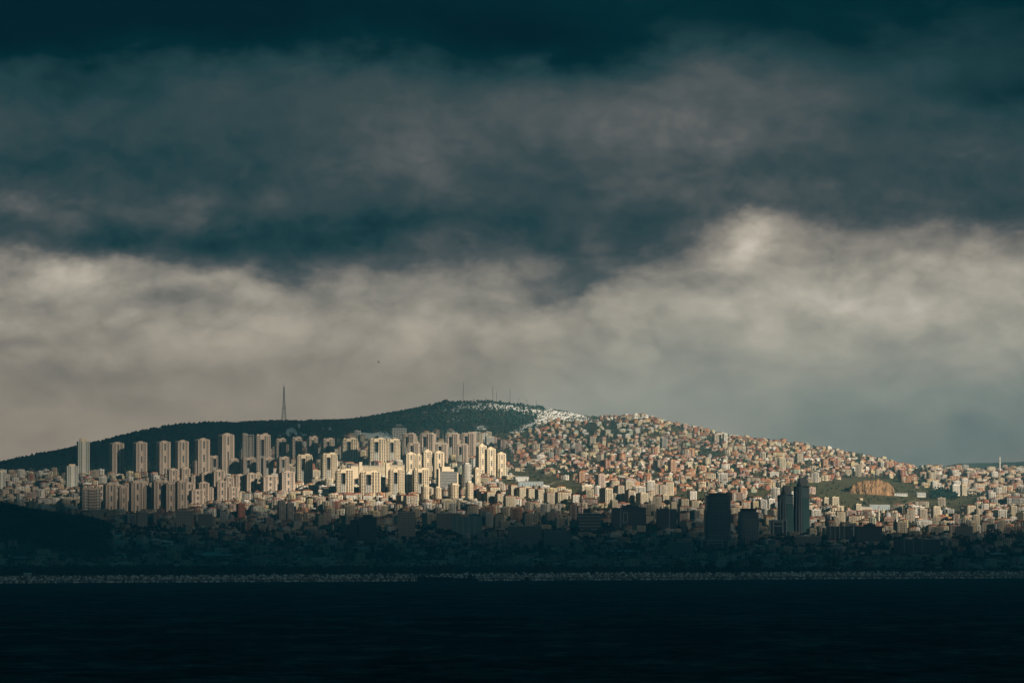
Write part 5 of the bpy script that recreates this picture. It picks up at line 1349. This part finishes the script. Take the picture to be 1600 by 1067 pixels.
# ------------------------------------------------------------------ a row of separate trees at the shore
def tree_proto(seed, kind):
    r = np.random.default_rng(seed); tr = MB(); tr.tube((0, 0, -1), (.2, .1, 3.2), .38, .26, 7); tr.tube((.2, .1, 3.2), (-.3, .2, 7.5), .26, .10, 6)
    for a in range(5):
        t = a * 1.26 + r.uniform(-.3, .3); tr.tube((0, .1, 3 + a * .7), (math.cos(t) * 2.6, math.sin(t) * 2.6, 5.2 + a * .8), .14, .04, 5)
    cr = MB()
    for k in range(34):
        bv, bf = BL[k % 12]; t = r.uniform(0, 6.28); q = r.random() ** .5; zz = r.uniform(3.0, 9.6)
        rad = (2.9 if kind == 'round' else 3.6 * (1.05 - (zz - 3) / 7.5)) * (1 - .35 * abs(zz - 6) / 4 if kind == 'round' else 1); s = r.uniform(.7, 1.35)
        cr.add([(x * s + math.cos(t) * rad * q, y * s + math.sin(t) * rad * q, z * s * .8 + zz) for x, y, z in bv], [tuple(f) for f in bf])
    return tr.mesh('trunk', [M['bark']]), cr.mesh('crown', [M['evergreen' if kind == 'cone' else 'bush']])
TP = [tree_proto(1, 'round'), tree_proto(2, 'cone'), tree_proto(3, 'round')]
def lone_tree(px, D, h, k, label, group):
    x = (px - 800) / FPX * D; t = empty('tree', (x, D, float(ground(x, D))), RNG.uniform(0, 6), label, 'tree', group); s = h / 10.2; t.scale = (s * 1.15, s * 1.15, s)
    link('trunk', TP[k][0], t); link('crown', TP[k][1], t)
SHORE = [842, 858, 1062, 1090, 1110, 1140, 250, 310, 700, 690, 1300, 1340, 1450, 1480, 560, 480, 930, 1180]
CREST = [1545, 1556, 1562, 1582, 1592, 1572]
for i, (px, top, k) in enumerate([(842, 874, 0), (858, 880, 0), (1062, 872, 1), (1090, 876, 1), (1110, 874, 1), (1140, 876, 1), (250, 884, 0), (310, 883, 0), (700, 878, 0), (690, 880, 2), (1300, 872, 0), (1340, 874, 2), (1450, 868, 0), (1480, 866, 2), (560, 884, 0), (480, 884, 2), (930, 879, 0), (1180, 872, 2)]):
    D = float(COAST(px)) + 55; x = (px - 800) / FPX * D
    lone_tree(px, D, z_at(top, D) - float(ground(x, D)), k, 'dark tree behind the boulder breakwater, ' + ordinal(sorted(SHORE).index(px), len(SHORE)), 'dark trees behind the breakwater')
for px, base, top, k in [(1545, 842, 826, 0), (1556, 842, 825, 2), (1562, 844, 829, 0), (1582, 842, 827, 2), (1592, 842, 826, 0), (1572, 846, 832, 1)]:
    D = find_D(px, base); x = (px - 800) / FPX * D
    lone_tree(px, D, z_at(top, D) - float(ground(x, D)), k, 'dark tree on the shaded crest at far right, ' + ordinal(sorted(CREST).index(px), 6), 'dark trees on the right crest')

# ------------------------------------------------------------------ vessels off the breakwater
def hull_mesh(mb, L, B, H, bow=.25):
    st = [(-.5, .55, .05), (-.42, 1, 0), (0, 1, 0), (.30, .92, .04), (.42, .6, .16), (.5, .05, .30)]
    vs = []
    for f, w, rise in st:
        y = B / 2 * w; zt = H * (1 + rise); vs += [(f * L, -y, zt), (f * L, -y * .7, -.6), (f * L, y * .7, -.6), (f * L, y, zt)]
    fs = []
    for i in range(len(st) - 1):
        a, b = i * 4, i * 4 + 4; fs += [(a, a + 1, b + 1, b), (a + 1, a + 2, b + 2, b + 1), (a + 2, a + 3, b + 3, b + 2), (a + 3, a, b, b + 3)]
    fs += [(3, 2, 1, 0), (20, 21, 22, 23)]; return mb.add(vs, fs)
def vessel(name, px, D, rz, label, cat):
    x = (px - 800) / FPX * D; return empty(name, (x, D, 0), R(rz), label, cat)
t = vessel('cargo_barge', 681, 6780, 176, 'long low dark cargo barge lying before the breakwater', 'barge')
b = MB(); hull_mesh(b, 52, 10, 7.0); b.build('hull', M['hull'], t)
b = MB(); b.box(14, 22, -3.6, 3.6, 7, 9.4); b.box(16, 21, -3, 3, 9.4, 11.2); b.build('wheelhouse', M['hull'], t)
b = MB(); b.box(13.4, 22.6, -4, 4, 11.3, 11.7, bottom=True); b.box(20.5, 26.5, -4, 4, 8.7, 9.3, bottom=True); b.build('white_roof', M['boat_white'], t)
b = MB()
for k in range(4): b.box(-20 + k * 8, -14 + k * 8, -3.4, 3.4, 7.0, 7.8)
b.build('hatch_cover', M['office_frame'], t)
b = MB(); b.tube((18, 0, 11.5), (18, 0, 17), .18, .1, 5); b.tube((-22, 0, 7), (-22, 0, 13), .18, .1, 5); b.build('mast', M['steel'], t)
t = vessel('tug_boat', 729, 6800, 180, 'dark tug with raised bow right of the long barge', 'tug')
b = MB(); hull_mesh(b, 34, 9, 5.0); b.add([(11, -3.5, 5), (17, 0, 11), (11, 3.5, 5), (8, -3.5, 5), (8, 3.5, 5)], [(0, 2, 1), (3, 0, 1), (1, 2, 4), (3, 1, 4)]); b.build('hull', M['hull'], t)
b = MB(); b.box(-9, -1, -3, 3, 5, 9); b.box(-8, -2.5, -2.5, 2.5, 9, 11); b.build('wheelhouse', M['hull'], t)
b = MB(); b.tube((-10.5, 0, 5), (-10.5, 0, 10.5), 1.0, .9, 8); b.build('funnel', M['hull'], t)
b = MB(); b.tube((-4, 0, 11), (-4, 0, 16), .15, .08, 5); b.build('mast', M['steel'], t)
t = vessel('fishing_boat', 822, 6850, 150, 'small dark fishing boat with tall mast before the breakwater', 'fishing boat')
b = MB(); hull_mesh(b, 17, 5, 3.2); b.build('hull', M['hull'], t)
b = MB(); b.box(-4.5, .5, -1.7, 1.7, 3.2, 6.0); b.box(-4, -.5, -1.4, 1.4, 6.0, 7.4); b.build('wheelhouse', M['hull'], t)
b = MB(); b.tube((1.5, 0, 3), (1.5, 0, 22), .5, .2, 6); b.tube((1.5, 0, 8), (-6, 0, 15), .2, .12, 5); b.tube((1.5, 0, 20), (7.5, 0, 4.5), .08, None, 4); b.build('mast', M['steel'], t)
t = vessel('navigation_post', 834.5, 6870, 0, 'small dark channel marker post right of the masted fishing boat', 'marker')
b = MB(); b.lathe([(1.6, -2), (1.6, 2.0), (1.1, 2.4), (.55, 2.8), (.5, 8)], 10); b.build('post', M['hull'], t)
b = MB(); b.lathe([(.3, 8), (1.25, 8.4), (1.25, 10.6), (.2, 12)], 10); b.build('top_mark', M['hull'], t)
t = vessel('harbour_hut', 44, float(COAST(44)) + 17, 0, 'small pale hut on the crest of the breakwater at left', 'hut')
t.location.z = 8.3
b = MB(); b.box(-5, 5, -3, 3, -2, 4); b.build('wall', M['concrete'], t)
b = MB(); b.gable(10, 6, 4, 5.6, .4); b.build('roof', M['tin'], t)

# ------------------------------------------------------------------ birds
def bird(px, py, D, span, bank, label):
    x, y, z = at(px, py, D); t = empty('bird', (x, y, z), R(35), label, 'bird'); t.rotation_euler = (R(bank), R(-20), R(35))
    b = MB(); L = span * .42
    b.lathe([(.01, -L * .5), (L * .10, -L * .3), (L * .17, 0), (L * .13, L * .25), (L * .09, L * .36), (L * .02, L * .5)], 8)
    b.v = [(zz, yy, xx) for xx, yy, zz in b.v]; b.add([(-L * .45, -.01, 0), (-L * .85, -L * .16, 0), (-L * .85, L * .16, 0), (-L * .45, .01, .02)], [(0, 1, 2), (3, 2, 1)]); b.build('body', M['feather'], t, True)
    for s in (-1, 1):
        w = MB(); a = span * .5
        pts = [(L * .2, s * .03, .02), (L * .3, s * a * .45, a * .22), (L * .05, s * a, a * .12), (-L * .12, s * a * .5, a * .2), (-L * .2, s * .03, .02)]
        w.add(pts + [(x_, y_, z_ - span * .012) for x_, y_, z_ in pts], [(0, 1, 3, 4), (1, 2, 3), (9, 8, 6, 5), (8, 7, 6), (0, 5, 6, 1), (1, 6, 7, 2), (2, 7, 8, 3), (3, 8, 9, 4)]); w.build('wing', M['feather'], t)
bird(591.5, 565.5, 430, .34, 62, 'dark bird flying alone in the pale sky above the towers')
bird(550, 181, 900, .34, 15, 'tiny bird high in the upper left clouds')
bird(1307, 161, 900, .34, -15, 'tiny bird high in the upper right clouds')
# ------------------------------------------------------------------ haze: one box of even air round everything
def build_haze(dens):
    m = bpy.data.materials.new('haze'); m.use_nodes = True; nt = m.node_tree; nt.nodes.clear()
    v = nt.nodes.new('ShaderNodeVolumePrincipled'); v.inputs['Density'].default_value = dens
    v.inputs['Color'].default_value = (0.33, 0.75, 0.93, 1); v.inputs['Anisotropy'].default_value = 0.0
    out = nt.nodes.new('ShaderNodeOutputMaterial'); nt.links.new(v.outputs[0], out.inputs['Volume'])
    mb = MB(); mb.box(-21500, 21500, -18500, 18000, -16, 640, bottom=True)
    tag(mb.build('haze', m), kind='stuff')
build_haze(5.1e-5)
